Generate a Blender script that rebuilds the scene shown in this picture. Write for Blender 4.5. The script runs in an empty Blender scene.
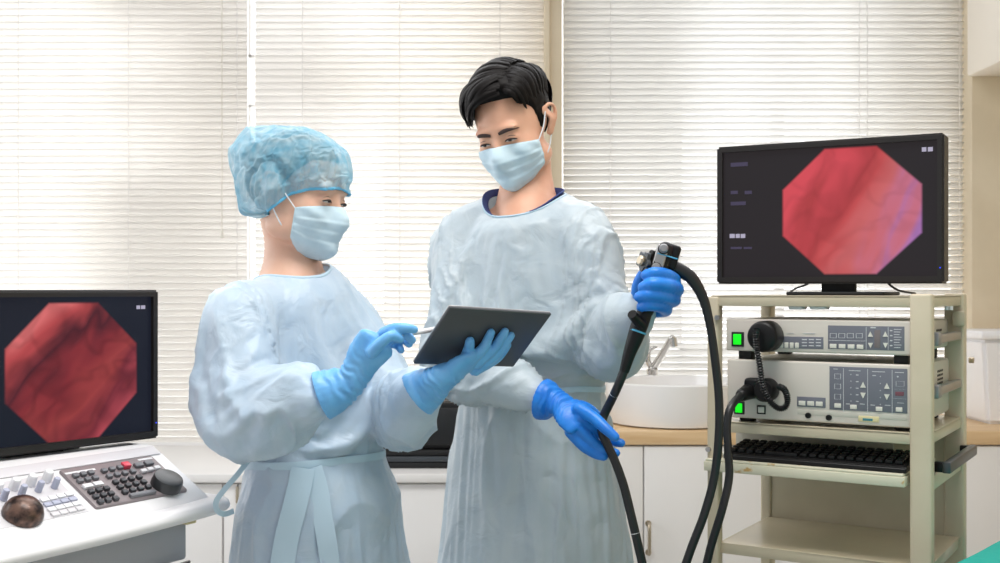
import bpy, bmesh, math, random
import numpy as np
from mathutils import Vector, Matrix, Quaternion, noise as mnoise
from math import sin, cos, pi, radians, atan2, sqrt

C = bpy.context.scene.collection
SC = bpy.context.scene
F = 1150.0; HZ = 290.0; EYE = 1.30          # focal length in px, horizon row, eye height
def P(px, py, Y):                            # picture point at depth Y -> world point
    return Vector(((px-500.0)/F*Y, Y, EYE-(py-HZ)/F*Y))

# ------------------------------------------------------------ camera, world, lights, exposure
cam = bpy.data.cameras.new('camera'); camo = bpy.data.objects.new('camera', cam); C.objects.link(camo)
cam.lens = F/1000*36; cam.sensor_width = 36; cam.sensor_fit = 'HORIZONTAL'; cam.clip_start = 0.05
cam.shift_y = (HZ-281.5)/1000.0
camo.location = (0, 0, EYE); camo.rotation_euler = (radians(90), 0, 0)
cam.dof.use_dof = True; cam.dof.focus_distance = 2.08; cam.dof.aperture_fstop = 8.0
SC.camera = camo
SC.view_settings.view_transform = 'Standard'; SC.view_settings.look = 'None'
SC.view_settings.gamma = 1.0; SC.view_settings.use_curve_mapping = False
SC.view_settings.exposure = 0.0

w = bpy.data.worlds.new('daylight'); SC.world = w; w.use_nodes = True
nt = w.node_tree; nt.nodes.clear()
wo = nt.nodes.new('ShaderNodeOutputWorld'); bg = nt.nodes.new('ShaderNodeBackground')
tc = nt.nodes.new('ShaderNodeTexCoord'); sp = nt.nodes.new('ShaderNodeSeparateXYZ')
nt.links.new(tc.outputs['Generated'], sp.inputs[0])
rmp = nt.nodes.new('ShaderNodeValToRGB')
mr = nt.nodes.new('ShaderNodeMapRange'); mr.inputs[1].default_value = -1; mr.inputs[2].default_value = 1
nt.links.new(sp.outputs['Y'], mr.inputs[0]); nt.links.new(mr.outputs[0], rmp.inputs[0])
e = rmp.color_ramp.elements
e[0].position = 0.0; e[0].color = (0.40, 0.405, 0.42, 1)
e[1].position = 1.0; e[1].color = (2.85, 2.89, 2.95, 1)
m2 = rmp.color_ramp.elements.new(0.60); m2.color = (0.42, 0.425, 0.44, 1)
m3 = rmp.color_ramp.elements.new(0.80); m3.color = (2.6, 2.64, 2.7, 1)
nt.links.new(rmp.outputs[0], bg.inputs[0]); bg.inputs[1].default_value = 1.35
nt.links.new(bg.outputs[0], wo.inputs[0])

def area(name, loc, rot, sx, sy, power, col=(1, 1, 1)):
    l = bpy.data.lights.new(name, 'AREA'); l.shape = 'RECTANGLE'; l.size = sx; l.size_y = sy
    l.energy = power; l.color = col
    o = bpy.data.objects.new(name, l); C.objects.link(o); o.location = loc; o.rotation_euler = rot
    return o
# added soft fill: one area light overhead, one from the left, no fixtures modelled
area('overhead_fill', (0.1, 1.5, 3.3), (radians(-10), radians(12), 0), 1.6, 1.1, 62, (1, 0.975, 0.94))
area('left_fill', (-3.2, 2.2, 2.2), (radians(90), 0, radians(-82)), 2.2, 1.8, 36, (0.95, 0.98, 1.0))

# ------------------------------------------------------------ materials
def s2l(c):
    return tuple(((x/12.92) if x <= 0.04045 else ((x+0.055)/1.055)**2.4) for x in c)
def rgb(r, g, b): return s2l((r/255., g/255., b/255.)) + (1,)
def mat(name, col, rough=0.5, metal=0.0, **kw):
    m = bpy.data.materials.new(name); m.use_nodes = True
    b = m.node_tree.nodes['Principled BSDF']
    b.inputs['Base Color'].default_value = col; b.inputs['Roughness'].default_value = rough
    b.inputs['Metallic'].default_value = metal
    for k, v in kw.items(): b.inputs[k].default_value = v
    return m
def N(m, t, **kw):
    n = m.node_tree.nodes.new(t)
    for k, v in kw.items(): setattr(n, k, v)
    return n
def L(m, a, b): m.node_tree.links.new(a, b)
def BS(m): return m.node_tree.nodes['Principled BSDF']
def noise_tint(m, c0, c1, scale=8, detail=4, lo=.35, hi=.65, coord='Object'):
    t = N(m, 'ShaderNodeTexCoord'); n = N(m, 'ShaderNodeTexNoise'); n.inputs['Scale'].default_value = scale
    n.inputs['Detail'].default_value = detail
    r = N(m, 'ShaderNodeValToRGB'); r.color_ramp.elements[0].position = lo; r.color_ramp.elements[1].position = hi
    r.color_ramp.elements[0].color = c0; r.color_ramp.elements[1].color = c1
    L(m, t.outputs[coord], n.inputs['Vector']); L(m, n.outputs['Fac'], r.inputs[0]); L(m, r.outputs[0], BS(m).inputs['Base Color'])
    return n
def bump(m, scale, strength, dist=0.002, kind='noise', detail=3, coord='Object'):
    t = N(m, 'ShaderNodeTexCoord')
    n = N(m, 'ShaderNodeTexNoise' if kind == 'noise' else 'ShaderNodeTexVoronoi')
    n.inputs['Scale'].default_value = scale
    if kind == 'noise': n.inputs['Detail'].default_value = detail
    b = N(m, 'ShaderNodeBump'); b.inputs['Strength'].default_value = strength; b.inputs['Distance'].default_value = dist
    L(m, t.outputs[coord], n.inputs['Vector']); L(m, n.outputs[0], b.inputs['Height']); L(m, b.outputs[0], BS(m).inputs['Normal'])
    return m

M = {}
M['wall'] = mat('wall_paint', rgb(226, 222, 212), 0.85); noise_tint(M['wall'], rgb(222, 218, 208), rgb(230, 226, 216), 3)
m = M['wall_translucent'] = mat('translucent_wall', rgb(236, 232, 224), 0.6)  # added translucency: outdoor light passes the wall and lifts the blinds
tr = N(m, 'ShaderNodeBsdfTranslucent'); tr.inputs[0].default_value = rgb(252, 251, 249); mx = N(m, 'ShaderNodeMixShader'); mx.inputs[0].default_value = 0.85
L(m, BS(m).outputs[0], mx.inputs[1]); L(m, tr.outputs[0], mx.inputs[2]); L(m, mx.outputs[0], m.node_tree.nodes['Material Output'].inputs[0]); bump(m, 60, .1)
M['cream'] = mat('cream_paint', rgb(222, 206, 178), 0.7); noise_tint(M['cream'], rgb(218, 202, 174), rgb(226, 211, 184), 5)
M['soffit'] = mat('soffit_paint', rgb(235, 226, 212), 0.7); bump(M['soffit'], 90, 0.1)
M['floor'] = mat('floor_vinyl', rgb(190, 186, 178), 0.35); noise_tint(M['floor'], rgb(184, 180, 172), rgb(198, 194, 186), 14)
M['slat'] = mat('blind_slat', rgb(242, 240, 237), 0.45)
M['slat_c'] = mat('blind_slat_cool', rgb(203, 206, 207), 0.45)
for k in ('slat', 'slat_c'):
    m = M[k]; tr = N(m, 'ShaderNodeBsdfTranslucent'); tr.inputs[0].default_value = rgb(252, 250, 247)
    mx = N(m, 'ShaderNodeMixShader'); mx.inputs[0].default_value = 0.62
    out = m.node_tree.nodes['Material Output']; L(m, BS(m).outputs[0], mx.inputs[1]); L(m, tr.outputs[0], mx.inputs[2]); L(m, mx.outputs[0], out.inputs[0])
M['white'] = mat('white_laminate', rgb(236, 234, 232), 0.35); noise_tint(M['white'], rgb(234, 232, 230), rgb(239, 237, 235), 2)
M['ceramic'] = mat('white_ceramic', rgb(240, 238, 236), 0.12, 0, **{'Coat Weight': 0.3})
M['chrome'] = mat('chrome', rgb(205, 203, 200), 0.16, 1.0)
M['brass'] = mat('satin_nickel', rgb(190, 178, 158), 0.3, 1.0)
m = M['wood'] = mat('light_wood', rgb(222, 190, 148), 0.4)
t = N(m, 'ShaderNodeTexCoord'); mp = N(m, 'ShaderNodeMapping'); mp.inputs['Scale'].default_value = (1.2, 14, 14)
n = N(m, 'ShaderNodeTexNoise'); n.inputs['Scale'].default_value = 3; n.inputs['Detail'].default_value = 6
r = N(m, 'ShaderNodeValToRGB'); r.color_ramp.elements[0].position = .3; r.color_ramp.elements[1].position = .7
r.color_ramp.elements[0].color = rgb(208, 172, 126); r.color_ramp.elements[1].color = rgb(228, 198, 156)
L(m, t.outputs['Object'], mp.inputs[0]); L(m, mp.outputs[0], n.inputs['Vector']); L(m, n.outputs['Fac'], r.inputs[0]); L(m, r.outputs[0], BS(m).inputs['Base Color'])
M['cart'] = mat('beige_steel', rgb(200, 188, 163), 0.42); noise_tint(M['cart'], rgb(196, 184, 159), rgb(204, 192, 168), 9)
M['cartshelf'] = mat('beige_shelf_steel', rgb(203, 197, 172), 0.28); noise_tint(M['cartshelf'], rgb(192, 181, 156), rgb(202, 190, 165), 6)
M['tray'] = mat('worn_beige_steel', rgb(214, 209, 186), 0.45)
noise_tint(M['tray'], rgb(196, 158, 96), rgb(216, 211, 188), 34, 5, .30, .36)
M['unit'] = mat('unit_plastic', rgb(213, 205, 195), 0.4); bump(M['unit'], 300, 0.08, .0005)
M['unit_top'] = mat('unit_case', rgb(200, 196, 184), 0.5); bump(M['unit_top'], 240, 0.1, .0005)
M['panel'] = mat('panel_grey', rgb(112, 114, 124), 0.4); bump(M['panel'], 200, 0.05, .0005)
M['print'] = mat('panel_print', rgb(206, 206, 208), 0.5); bump(M['print'], 200, 0.02, .0003)
M['lcd'] = mat('display_window', rgb(120, 112, 112), 0.25); bump(M['lcd'], 100, 0.02, .0003)
M['lcdred'] = mat('display_window_red', rgb(120, 74, 84), 0.25); bump(M['lcdred'], 100, 0.02, .0003)
M['btn'] = mat('button_cream', rgb(222, 219, 208), 0.4); bump(M['btn'], 200, 0.05, .0003)
M['label'] = mat('label_cream', rgb(222, 208, 160), 0.5); bump(M['label'], 200, 0.05, .0003)
M['teal_mark'] = mat('label_teal', rgb(64, 130, 140), 0.5); bump(M['teal_mark'], 200, 0.05, .0003)
M['black'] = mat('black_plastic', rgb(17, 16, 17), 0.38, 0, **{'Specular IOR Level': .3}); bump(M['black'], 260, 0.1, .0004)
M['blackm'] = mat('black_matte', rgb(14, 14, 15), 0.6); bump(M['blackm'], 260, 0.1, .0004)
M['bezel'] = mat('monitor_bezel', rgb(36, 33, 32), 0.38, 0, **{'Specular IOR Level': .35}); bump(M['bezel'], 400, 0.1, .0003)
M['rubber'] = mat('black_rubber', rgb(17, 17, 19), 0.42, 0, **{'Coat Weight': 0.15, 'Coat Roughness': 0.25}); bump(M['rubber'], 120, 0.05, .0005)
M['steel'] = mat('brushed_steel', rgb(176, 175, 174), 0.33, 0.9); bump(M['steel'], 300, 0.1, .0003)
M['gunmetal'] = mat('gunmetal', rgb(78, 82, 86), 0.35, 0.6); bump(M['gunmetal'], 300, 0.1, .0003)
M['greymetal'] = mat('grey_metal', rgb(150, 150, 152), 0.38, 0.5); bump(M['greymetal'], 300, 0.1, .0003)
M['cons'] = mat('console_white', rgb(242, 241, 242), 0.3); bump(M['cons'], 300, 0.04, .0004)
M['consgrey'] = mat('console_light_grey', rgb(216, 214, 217), 0.4); bump(M['consgrey'], 300, 0.05, .0004)
M['consdark'] = mat('console_mid_grey', rgb(176, 177, 182), 0.4); bump(M['consdark'], 300, 0.05, .0004)  # plain grey of the drawer housing
M['taupe'] = mat('key_panel_taupe', rgb(142, 132, 134), 0.4); bump(M['taupe'], 300, 0.05, .0004)
M['key'] = mat('key_grey', rgb(112, 113, 118), 0.4); bump(M['key'], 300, 0.05, .0004)
M['keyd'] = mat('key_dark', rgb(58, 59, 64), 0.4); bump(M['keyd'], 300, 0.05, .0004)
M['keyw'] = mat('key_white', rgb(232, 232, 234), 0.4); bump(M['keyw'], 300, 0.05, .0004)
M['keyb'] = mat('key_lilac_grey', rgb(176, 180, 200), 0.4); bump(M['keyb'], 300, 0.05, .0004)
M['keyr'] = mat('key_red', rgb(226, 70, 92), 0.35); bump(M['keyr'], 300, 0.05, .0004)
M['dial'] = mat('dial_dark', rgb(52, 54, 56), 0.3); bump(M['dial'], 300, 0.05, .0004)
m = M['ball'] = mat('trackball_bronze', rgb(66, 48, 42), 0.3, 0.35); noise_tint(m, rgb(38, 26, 23), rgb(112, 86, 74), 70, 6, .38, .66)
m = M['green'] = mat('green_lamp', rgb(10, 190, 20), 0.4)
BS(m).inputs['Emission Color'].default_value = rgb(10, 245, 30); BS(m).inputs['Emission Strength'].default_value = 0.75; bump(m, 100, 0.05, .0003)
m = M['led'] = mat('blue_led', rgb(40, 60, 220), 0.4)
BS(m).inputs['Emission Color'].default_value = rgb(40, 70, 255); BS(m).inputs['Emission Strength'].default_value = 0.8; bump(m, 100, 0.05, .0003)
m = M['osd'] = mat('screen_text_glow', rgb(10, 10, 10), 0.4)
BS(m).inputs['Emission Color'].default_value = rgb(196, 190, 214); BS(m).inputs['Emission Strength'].default_value = 0.75; bump(m, 100, 0.02, .0003)
m = M['osd_dim'] = mat('screen_text_dim', rgb(10, 10, 10), 0.4)
BS(m).inputs['Emission Color'].default_value = rgb(80, 70, 104); BS(m).inputs['Emission Strength'].default_value = 0.55; bump(m, 100, 0.02, .0003)
M['teal'] = mat('teal_drape', rgb(0, 164, 150), 0.7); bump(M['teal'], 40, 0.4, .004)
M['gap'] = mat('cabinet_gap', rgb(120, 116, 112), 0.8); bump(M['gap'], 100, 0.1, .0003)
M['fabric_dark'] = mat('trouser_navy', rgb(36, 50, 92), 0.8); bump(M['fabric_dark'], 300, 0.3, .0005)
m = M['glass'] = bpy.data.materials.new('window_glass'); m.use_nodes = True; m.node_tree.nodes.remove(BS(m))
tr = N(m, 'ShaderNodeBsdfTransparent'); gl = N(m, 'ShaderNodeBsdfGlossy'); gl.inputs['Roughness'].default_value = 0.03
mx = N(m, 'ShaderNodeMixShader'); mx.inputs[0].default_value = 0.06
L(m, tr.outputs[0], mx.inputs[1]); L(m, gl.outputs[0], mx.inputs[2]); L(m, mx.outputs[0], m.node_tree.nodes['Material Output'].inputs[0])

# ------------------------------------------------------------ mesh builders
def catmull(pts, n):
    pts = [np.array(p, float) for p in pts]
    if len(pts) == 2:
        return [pts[0]+(pts[1]-pts[0])*t for t in np.linspace(0, 1, n+1)]
    out = []
    for i in range(len(pts)-1):
        p1, p2 = pts[i], pts[i+1]
        p0 = pts[i-1] if i > 0 else 2*p1-p2
        p3 = pts[i+2] if i+2 < len(pts) else 2*p2-p1
        for k in range(n):
            t = k/n
            out.append(0.5*((2*p1)+(-p0+p2)*t+(2*p0-5*p1+4*p2-p3)*t*t+(-p0+3*p1-3*p2+p3)*t**3))
    out.append(pts[-1]); return out

class MB:
    def __init__(self): self.bm = bmesh.new()
    def _t(self, vs, T):
        if T is not None:
            for v in vs: v.co = T @ v.co
    def box(self, c, s, bev=0.0, seg=2, R=None):
        r = bmesh.ops.create_cube(self.bm, size=1.0); vs = r['verts']
        for v in vs: v.co = Vector((v.co.x*s[0], v.co.y*s[1], v.co.z*s[2]))
        if bev > 0:
            es = list({e for v in vs for e in v.link_edges})
            g = bmesh.ops.bevel(self.bm, geom=es, offset=min(bev, min(s)*.49), segments=seg, affect='EDGES', profile=.5)
            vs = list({v for f in g['faces'] for v in f.verts} | {v for v in vs if v.is_valid})
        M4 = Matrix.Translation(Vector(c)) @ (R.to_4x4() if R is not None else Matrix.Identity(4))
        for v in vs: v.co = M4 @ v.co
        return self
    def bb(self, x0, x1, y0, y1, z0, z1, bev=0.0, seg=2, R=None):
        return self.box(((x0+x1)/2, (y0+y1)/2, (z0+z1)/2), (abs(x1-x0), abs(y1-y0), abs(z1-z0)), bev, seg, R)
    def prism(self, poly, d0, d1, axis='y', bev=0):
        def V(a, b, d):
            return {'y': (a, d, b), 'x': (d, a, b), 'z': (a, b, d)}[axis]
        A = [self.bm.verts.new(V(a, b, d0)) for a, b in poly]; B = [self.bm.verts.new(V(a, b, d1)) for a, b in poly]
        n = len(poly); fs = [self.bm.faces.new(A), self.bm.faces.new(B[::-1])]
        for i in range(n): fs.append(self.bm.faces.new((A[(i+1) % n], A[i], B[i], B[(i+1) % n])))
        if bev:
            es = list({e for f in fs for e in f.edges})
            bmesh.ops.bevel(self.bm, geom=es, offset=bev, segments=2, affect='EDGES')
        return self
    def sweep(self, pts, rad, n=12, sub=1, up=None, cap=True, round_caps=False):
        """tube through pts; rad: number, list of numbers or list of (a,b) half widths (a along the side axis)"""
        k = len(pts)
        R = [rad]*k if not isinstance(rad, (list, tuple)) else list(rad)
        R = [(r, r) if not isinstance(r, (tuple, list)) else tuple(r) for r in R]
        if sub > 1:
            Q = catmull([tuple(p)+tuple(r) for p, r in zip(pts, R)], sub)
        else: Q = [np.array(tuple(p)+tuple(r), float) for p, r in zip(pts, R)]
        pos = [Vector(q[:3]) for q in Q]; ra = [(q[3], q[4]) for q in Q]
        T = []
        for i in range(len(pos)):
            d = (pos[min(i+1, len(pos)-1)]-pos[max(i-1, 0)]); T.append(d.normalized() if d.length > 1e-9 else Vector((0, 0, 1)))
        u = Vector(up) if up is not None else (Vector((0, 0, 1)) if abs(T[0].z) < .9 else Vector((1, 0, 0)))
        s = T[0].cross(u).normalized(); rings = []
        for i in range(len(pos)):
            if up is not None: s2 = T[i].cross(u)
            else: s2 = s - T[i]*s.dot(T[i])
            s = s2.normalized() if s2.length > 1e-6 else s
            b = s.cross(T[i]).normalized()
            rings.append((pos[i], s.copy(), b, ra[i], T[i]))
        if round_caps:
            def capr(rg, sg):
                p, s_, b_, (ra_, rb_), t_ = rg; o = []
                for a in (30, 60, 80):
                    o.append((p+t_*sg*min(ra_, rb_)*sin(radians(a)), s_, b_, (ra_*cos(radians(a)), rb_*cos(radians(a))), t_))
                return o
            rings = capr(rings[0], -1)[::-1]+rings+capr(rings[-1], 1)
        VR = []
        for p, s_, b_, (ra_, rb_), t_ in rings:
            VR.append([self.bm.verts.new(p+s_*ra_*cos(2*pi*j/n)+b_*rb_*sin(2*pi*j/n)) for j in range(n)])
        for i in range(len(VR)-1):
            for j in range(n):
                self.bm.faces.new((VR[i][j], VR[i][(j+1) % n], VR[i+1][(j+1) % n], VR[i+1][j]))
        if cap:
            self.bm.faces.new(VR[0][::-1]); self.bm.faces.new(VR[-1])
        return self
    def cyl(self, p0, p1, r0, r1=None, n=24):
        r1 = r0 if r1 is None else r1
        return self.sweep([p0, p1], [r0, r1], n=n)
    def lathe(self, prof, n=40, c=(0, 0, 0), axis=(0, 0, 1)):
        """prof: list (r, h) around axis"""
        q = Vector((0, 0, 1)).rotation_difference(Vector(axis).normalized()); VR = []
        for r, h in prof:
            if r < 1e-6: VR.append([self.bm.verts.new(Vector(c)+q @ Vector((0, 0, h)))])
            else: VR.append([self.bm.verts.new(Vector(c)+q @ Vector((r*cos(2*pi*j/n), r*sin(2*pi*j/n), h))) for j in range(n)])
        for a, b in zip(VR[:-1], VR[1:]):
            for j in range(n):
                k = (j+1) % n
                if len(a) == 1 and len(b) == 1: continue
                if len(a) == 1: self.bm.faces.new((a[0], b[k], b[j]))
                elif len(b) == 1: self.bm.faces.new((a[j], a[k], b[0]))
                else: self.bm.faces.new((a[j], a[k], b[k], b[j]))
        return self
    def grid(self, fn, nu, nv, closed_u=False):
        V = [[self.bm.verts.new(fn(i/(nu if closed_u else nu-1), j/(nv-1))) for j in range(nv)] for i in range(nu)]
        for i in range(nu if closed_u else nu-1):
            for j in range(nv-1):
                a = (i+1) % nu
                self.bm.faces.new((V[i][j], V[a][j], V[a][j+1], V[i][j+1]))
        return self
    def build(self, name, material, parent=None, smooth=True, angle=40, T=None):
        me = bpy.data.meshes.new(name)
        bmesh.ops.recalc_face_normals(self.bm, faces=self.bm.faces)
        if T is not None: bmesh.ops.transform(self.bm, matrix=T, verts=self.bm.verts)
        if smooth:
            ca = radians(angle)
            for f in self.bm.faces: f.smooth = True
            for e_ in self.bm.edges:
                if len(e_.link_faces) == 2 and e_.calc_face_angle(0) > ca: e_.smooth = False
        self.bm.to_mesh(me); self.bm.free()
        me.materials.append(M[material] if isinstance(material, str) else material)
        o = bpy.data.objects.new(name, me); C.objects.link(o)
        if parent is not None: o.parent = parent
        return o
def tag(o, label, cat, group=None, kind=None):
    if label: o['label'] = label
    if cat: o['category'] = cat
    if group: o['group'] = group
    if kind: o['kind'] = kind
    return o
def empty(name, loc=(0, 0, 0), rz=0.0, label=None, cat=None, group=None):
    o = bpy.data.objects.new(name, None); C.objects.link(o); o.location = loc; o.rotation_euler = (0, 0, rz)
    o.empty_display_size = .1
    if label: tag(o, label, cat, group)
    return o
def struct(o): o['kind'] = 'structure'; return o
class Frame:                                  # local frame standing on the floor
    def __init__(s, x, y, rz): s.o = Vector((x, y, 0)); s.rz = rz; s.R = Matrix.Rotation(rz, 3, 'Z'); s.Ri = s.R.transposed()
    def loc(s, p): return s.Ri @ (Vector(p)-s.o)
    def plane(s, px, py, pt, nrm):            # where the sight line of a picture point meets a local plane
        o = s.loc((0, 0, EYE)); d = s.Ri @ Vector(((px-500)/F, 1, -(py-HZ)/F))
        t = (Vector(pt)-o).dot(Vector(nrm))/d.dot(Vector(nrm)); return o+d*t
    def front(s, px, py, y=0.0): return s.plane(px, py, (0, y, 0), (0, 1, 0))

# ------------------------------------------------------------ the room
WY = 4.42
def wx(px, Y=WY): return (px-500)/F*Y
def wz(py, Y=WY): return EYE-(py-HZ)/F*Y
MB().bb(-4.2, 4.2, -2.5, WY+.2, -.05, 0).build('floor', 'floor', smooth=False)['kind'] = 'structure'
# back wall pierced by the window openings, made translucent to brighten the blinds
panes = [(105, 147, 22, 92), (151, 193, 22, 92), (105, 147, 104, 178), (151, 193, 104, 178),
         (249, 313, -70, 57), (328, 386, -70, 59), (249, 313, 105, 312), (328, 386, 105, 312),
         (680, 776, -70, 350), (782, 876, -70, 350)]
rects = [(wx(a), wx(b), wz(d), wz(c)) for a, b, c, d in panes]
xs = sorted({-4.2, 4.2} | {v for r_ in rects for v in r_[:2]}); zs = sorted({0.0, 2.75} | {v for r_ in rects for v in r_[2:]})
wb = MB()
for i in range(len(xs)-1):
    runs = []
    for j in range(len(zs)-1):
        cx, cz = (xs[i]+xs[i+1])/2, (zs[j]+zs[j+1])/2
        if not any(r_[0] < cx < r_[1] and r_[2] < cz < r_[3] for r_ in rects):
            if runs and abs(runs[-1][1]-zs[j]) < 1e-9: runs[-1][1] = zs[j+1]
            else: runs.append([zs[j], zs[j+1]])
    for z0, z1 in runs: wb.bb(xs[i], xs[i+1], WY, WY+.1, z0, z1)
wb.build('wall_back', 'wall_translucent', smooth=False)['kind'] = 'structure'
for k, r_ in enumerate(rects):
    wn = MB(); t_ = .008
    wn.bb(r_[0], r_[0]+t_, WY-.004, WY+.06, r_[2], r_[3]); wn.bb(r_[1]-t_, r_[1], WY-.004, WY+.06, r_[2], r_[3])
    wn.bb(r_[0], r_[1], WY-.004, WY+.06, r_[2], r_[2]+t_); wn.bb(r_[0], r_[1], WY-.004, WY+.06, r_[3]-t_, r_[3])
    fo = wn.build('window_%d' % (k+1), 'white', smooth=False); struct(fo)
    MB().bb(r_[0]+t_, r_[1]-t_, WY+.03, WY+.036, r_[2]+t_, r_[3]-t_).build('window_glass', 'glass', fo, smooth=False)
# pillar trim between the two windows, pillar and boxed beam at the right
struct(MB().bb(wx(544, 4.3), wx(549.5, 4.3), 4.27, WY, 0, 2.75, .003).bb(wx(549.5, 4.3), wx(562, 4.3), 4.29, WY, 0, 2.75, .003).build('trim_1', 'cream'))
struct(MB().bb(wx(974, 4.2), 2.5, 4.22, WY, 0, 2.75, .004).build('trim_3', 'cream'))
struct(MB().bb(2.5, 2.6, 0.2, WY+.1, 0, 2.75).build('wall_right', 'cream', smooth=False))
struct(MB().bb(wx(986, 4.05), 2.5, 3.9, 4.22, wz(68, 4.05), 2.75, .01).build('trim_2', 'soffit'))

# blinds: every slat a thin curved strip
def blind(px0, px1, pyb, tilt, material, label, cords, Y=4.30, pyt=-55):
    x0, x1 = wx(px0, Y), wx(px1, Y); zt, zb = wz(pyt, Y), wz(pyb, Y)
    root = empty('window_blind', ((x0+x1)/2, Y, zb), 0, label, 'blind', 'white venetian blinds over the windows')
    hw = (x1-x0)/2; H = zt-zb; s_ = MB(); n_ = int(H/.0250); a = radians(tilt); wd = .0142
    for i in range(n_):
        z = .018+i*.025; row = []
        jit = mnoise.noise(Vector((px0*.1, i*.7, 0)))*.03
        for x in (-hw, hw):
            row.append([(x, -wd*cos(a+jit)*t+0.0022*(1-t*t)*sin(a), z+wd*sin(a+jit)*t*1.0+0.0022*(1-t*t)*cos(a)) for t in (-1, -.5, 0, .5, 1)])
        A = [s_.bm.verts.new(p) for p in row[0]]; B = [s_.bm.verts.new(p) for p in row[1]]
        for k in range(4): s_.bm.faces.new((A[k], B[k], B[k+1], A[k+1]))
    so = s_.build('slats', material, root, angle=80)
    sd = so.modifiers.new('thick', 'SOLIDIFY'); sd.thickness = .0006
    MB().bb(-hw, hw, -.02, .02, H+.005, H+.04, .003).build('headrail', 'white', root)
    MB().bb(-hw, hw, -.012, .012, -.006, .010, .004).build('bottom_rail', 'white', root)
    for cpx in cords:
        cx = wx(cpx, Y)-(x0+x1)/2
        MB().cyl((cx, -.016, 0), (cx, -.016, H), .0012, n=6).cyl((cx, .016, 0), (cx, .016, H), .0012, n=6).build('ladder_cord', 'white', root)
    return root, (x0+x1)/2, H
b1, c1, H1 = blind(-60, 247.5, 444.5, 57, 'slat', 'long white venetian blind at the left, behind the left monitor', (20, 130, 238))
MB().cyl((wx(224, 4.3)-c1, -.03, H1), (wx(224, 4.3)-c1, -.03, wz(232, 4.3)-wz(446, 4.3)), .0018, n=6).lathe([(0, -.03), (.006, -.028), (.004, 0), (0, 0)], 12, (wx(224, 4.3)-c1, -.03, wz(232, 4.3)-wz(446, 4.3))).build('pull_cord', 'wall', b1)
b2, c2, H2 = blind(255, 544, 444.5, 51, 'slat', 'white venetian blind in the middle, behind the two people', (303, 400, 500))
b3, c3, H3 = blind(563, 974, 424, 50, 'slat_c', 'white venetian blind at the right, behind the right monitor and basin', (610, 858, 866, 958))
MB().cyl((wx(971, 4.3)-c3, -.03, H3), (wx(971, 4.3)-c3, -.03, H3-1.05), .003, n=8).build('tilt_wand', 'white', b3)

# ------------------------------------------------------------ counters
# white counter on the left
zc = .722; yf = 3.62
ct = empty('white_counter', (-1.2, yf, 0), 0, 'long white counter cabinet under the blinds behind the woman', 'counter')
def cb(mb, x0, x1, y0, y1, z0, z1, bev=0): return mb.bb(x0+1.2, x1+1.2, y0-yf, y1-yf, z0, z1, bev)
xl, xr = -3.6, wx(560, 3.7)
cb(MB(), xl, xr, yf+.03, 4.38, .08, zc-.028).build('cabinet_body', 'white', ct)
cb(MB(), xl, xr, yf-.01, 4.40, zc-.028, zc, .005).build('worktop', 'white', ct)
cb(MB(), xl, xr, yf+.06, 4.35, 0, .08).build('plinth', 'consgrey', ct)
dx = [wx(p, yf+.02) for p in (-180, 60, 223.5)]+[wx(238, yf+.02), wx(390, yf+.02), xr]
for i in range(len(dx)-1):
    if i == 2: continue
    cb(MB(), dx[i]+.003, dx[i+1]-.003, yf+.012, yf+.03, .10, zc-.075 if i < 2 else zc-.035, .003).build('cabinet_door', 'white', ct)
for i in range(2):
    cb(MB(), dx[i]+.003, dx[i+1]-.003, yf+.012, yf+.03, zc-.070, zc-.034, .003).build('drawer_front', 'white', ct)
cb(MB(), dx[2]+.003, dx[3]-.001, yf+.012, yf+.03, .10, zc-.035, .002).build('filler_strip', 'white', ct)
cb(MB(), dx[3]-.004, dx[3]+.004, yf+.004, yf+.014, zc-.095, zc-.042, .002).build('finger_pull', 'brass', ct)
# wood topped counter on the right
ywf = 3.70
cw = empty('wooden_counter', (1.0, ywf, 0), 0, 'counter with pale wooden top and white doors, beneath the basin', 'counter')
def cwb(mb, x0, x1, y0, y1, z0, z1, bev=0): return mb.bb(x0-1.0, x1-1.0, y0-ywf, y1-ywf, z0, z1, bev)
zw = wz(431, ywf); xl2, xr2 = wx(568, 3.8), 2.49
cwb(MB(), xl2, xr2, ywf, 4.215, zw-.045, zw, .004).build('worktop', 'wood', cw)
cwb(MB(), xl2, xr2, ywf+.03, 4.20, .08, zw-.045).build('cabinet_body', 'white', cw)
cwb(MB(), xl2, xr2, ywf+.06, 4.20, 0, .08).build('plinth', 'consgrey', cw)
dd = [xl2, wx(644, ywf)]+[wx(644+k*128, ywf) for k in (1, 2, 3)]+[2.49]
for i in range(len(dd)-1):
    d_ = cwb(MB(), dd[i]+.002, dd[i+1]-.002, ywf+.010, ywf+.03, .10, zw-.050, .003).build('cabinet_door', 'white', cw)
    hx = wx(648.5, ywf)+(dd[i]-dd[1] if i > 0 else 0)
    if i == 0: continue
    z0h, z1h = wz(524, ywf), wz(553, ywf)
    h = MB(); h.sweep([(hx-1.0, .010, z0h), (hx-1.0, -.018, z0h-.002), (hx-1.0, -.022, (z0h+z1h)/2), (hx-1.0, -.018, z1h+.002), (hx-1.0, .010, z1h)], .0055, n=10, sub=5)
    for zz in (z0h, z1h): h.cyl((hx-1.0, .008, zz), (hx-1.0, .014, zz), .010, n=16)
    h.build('handle', 'brass', d_)

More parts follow.
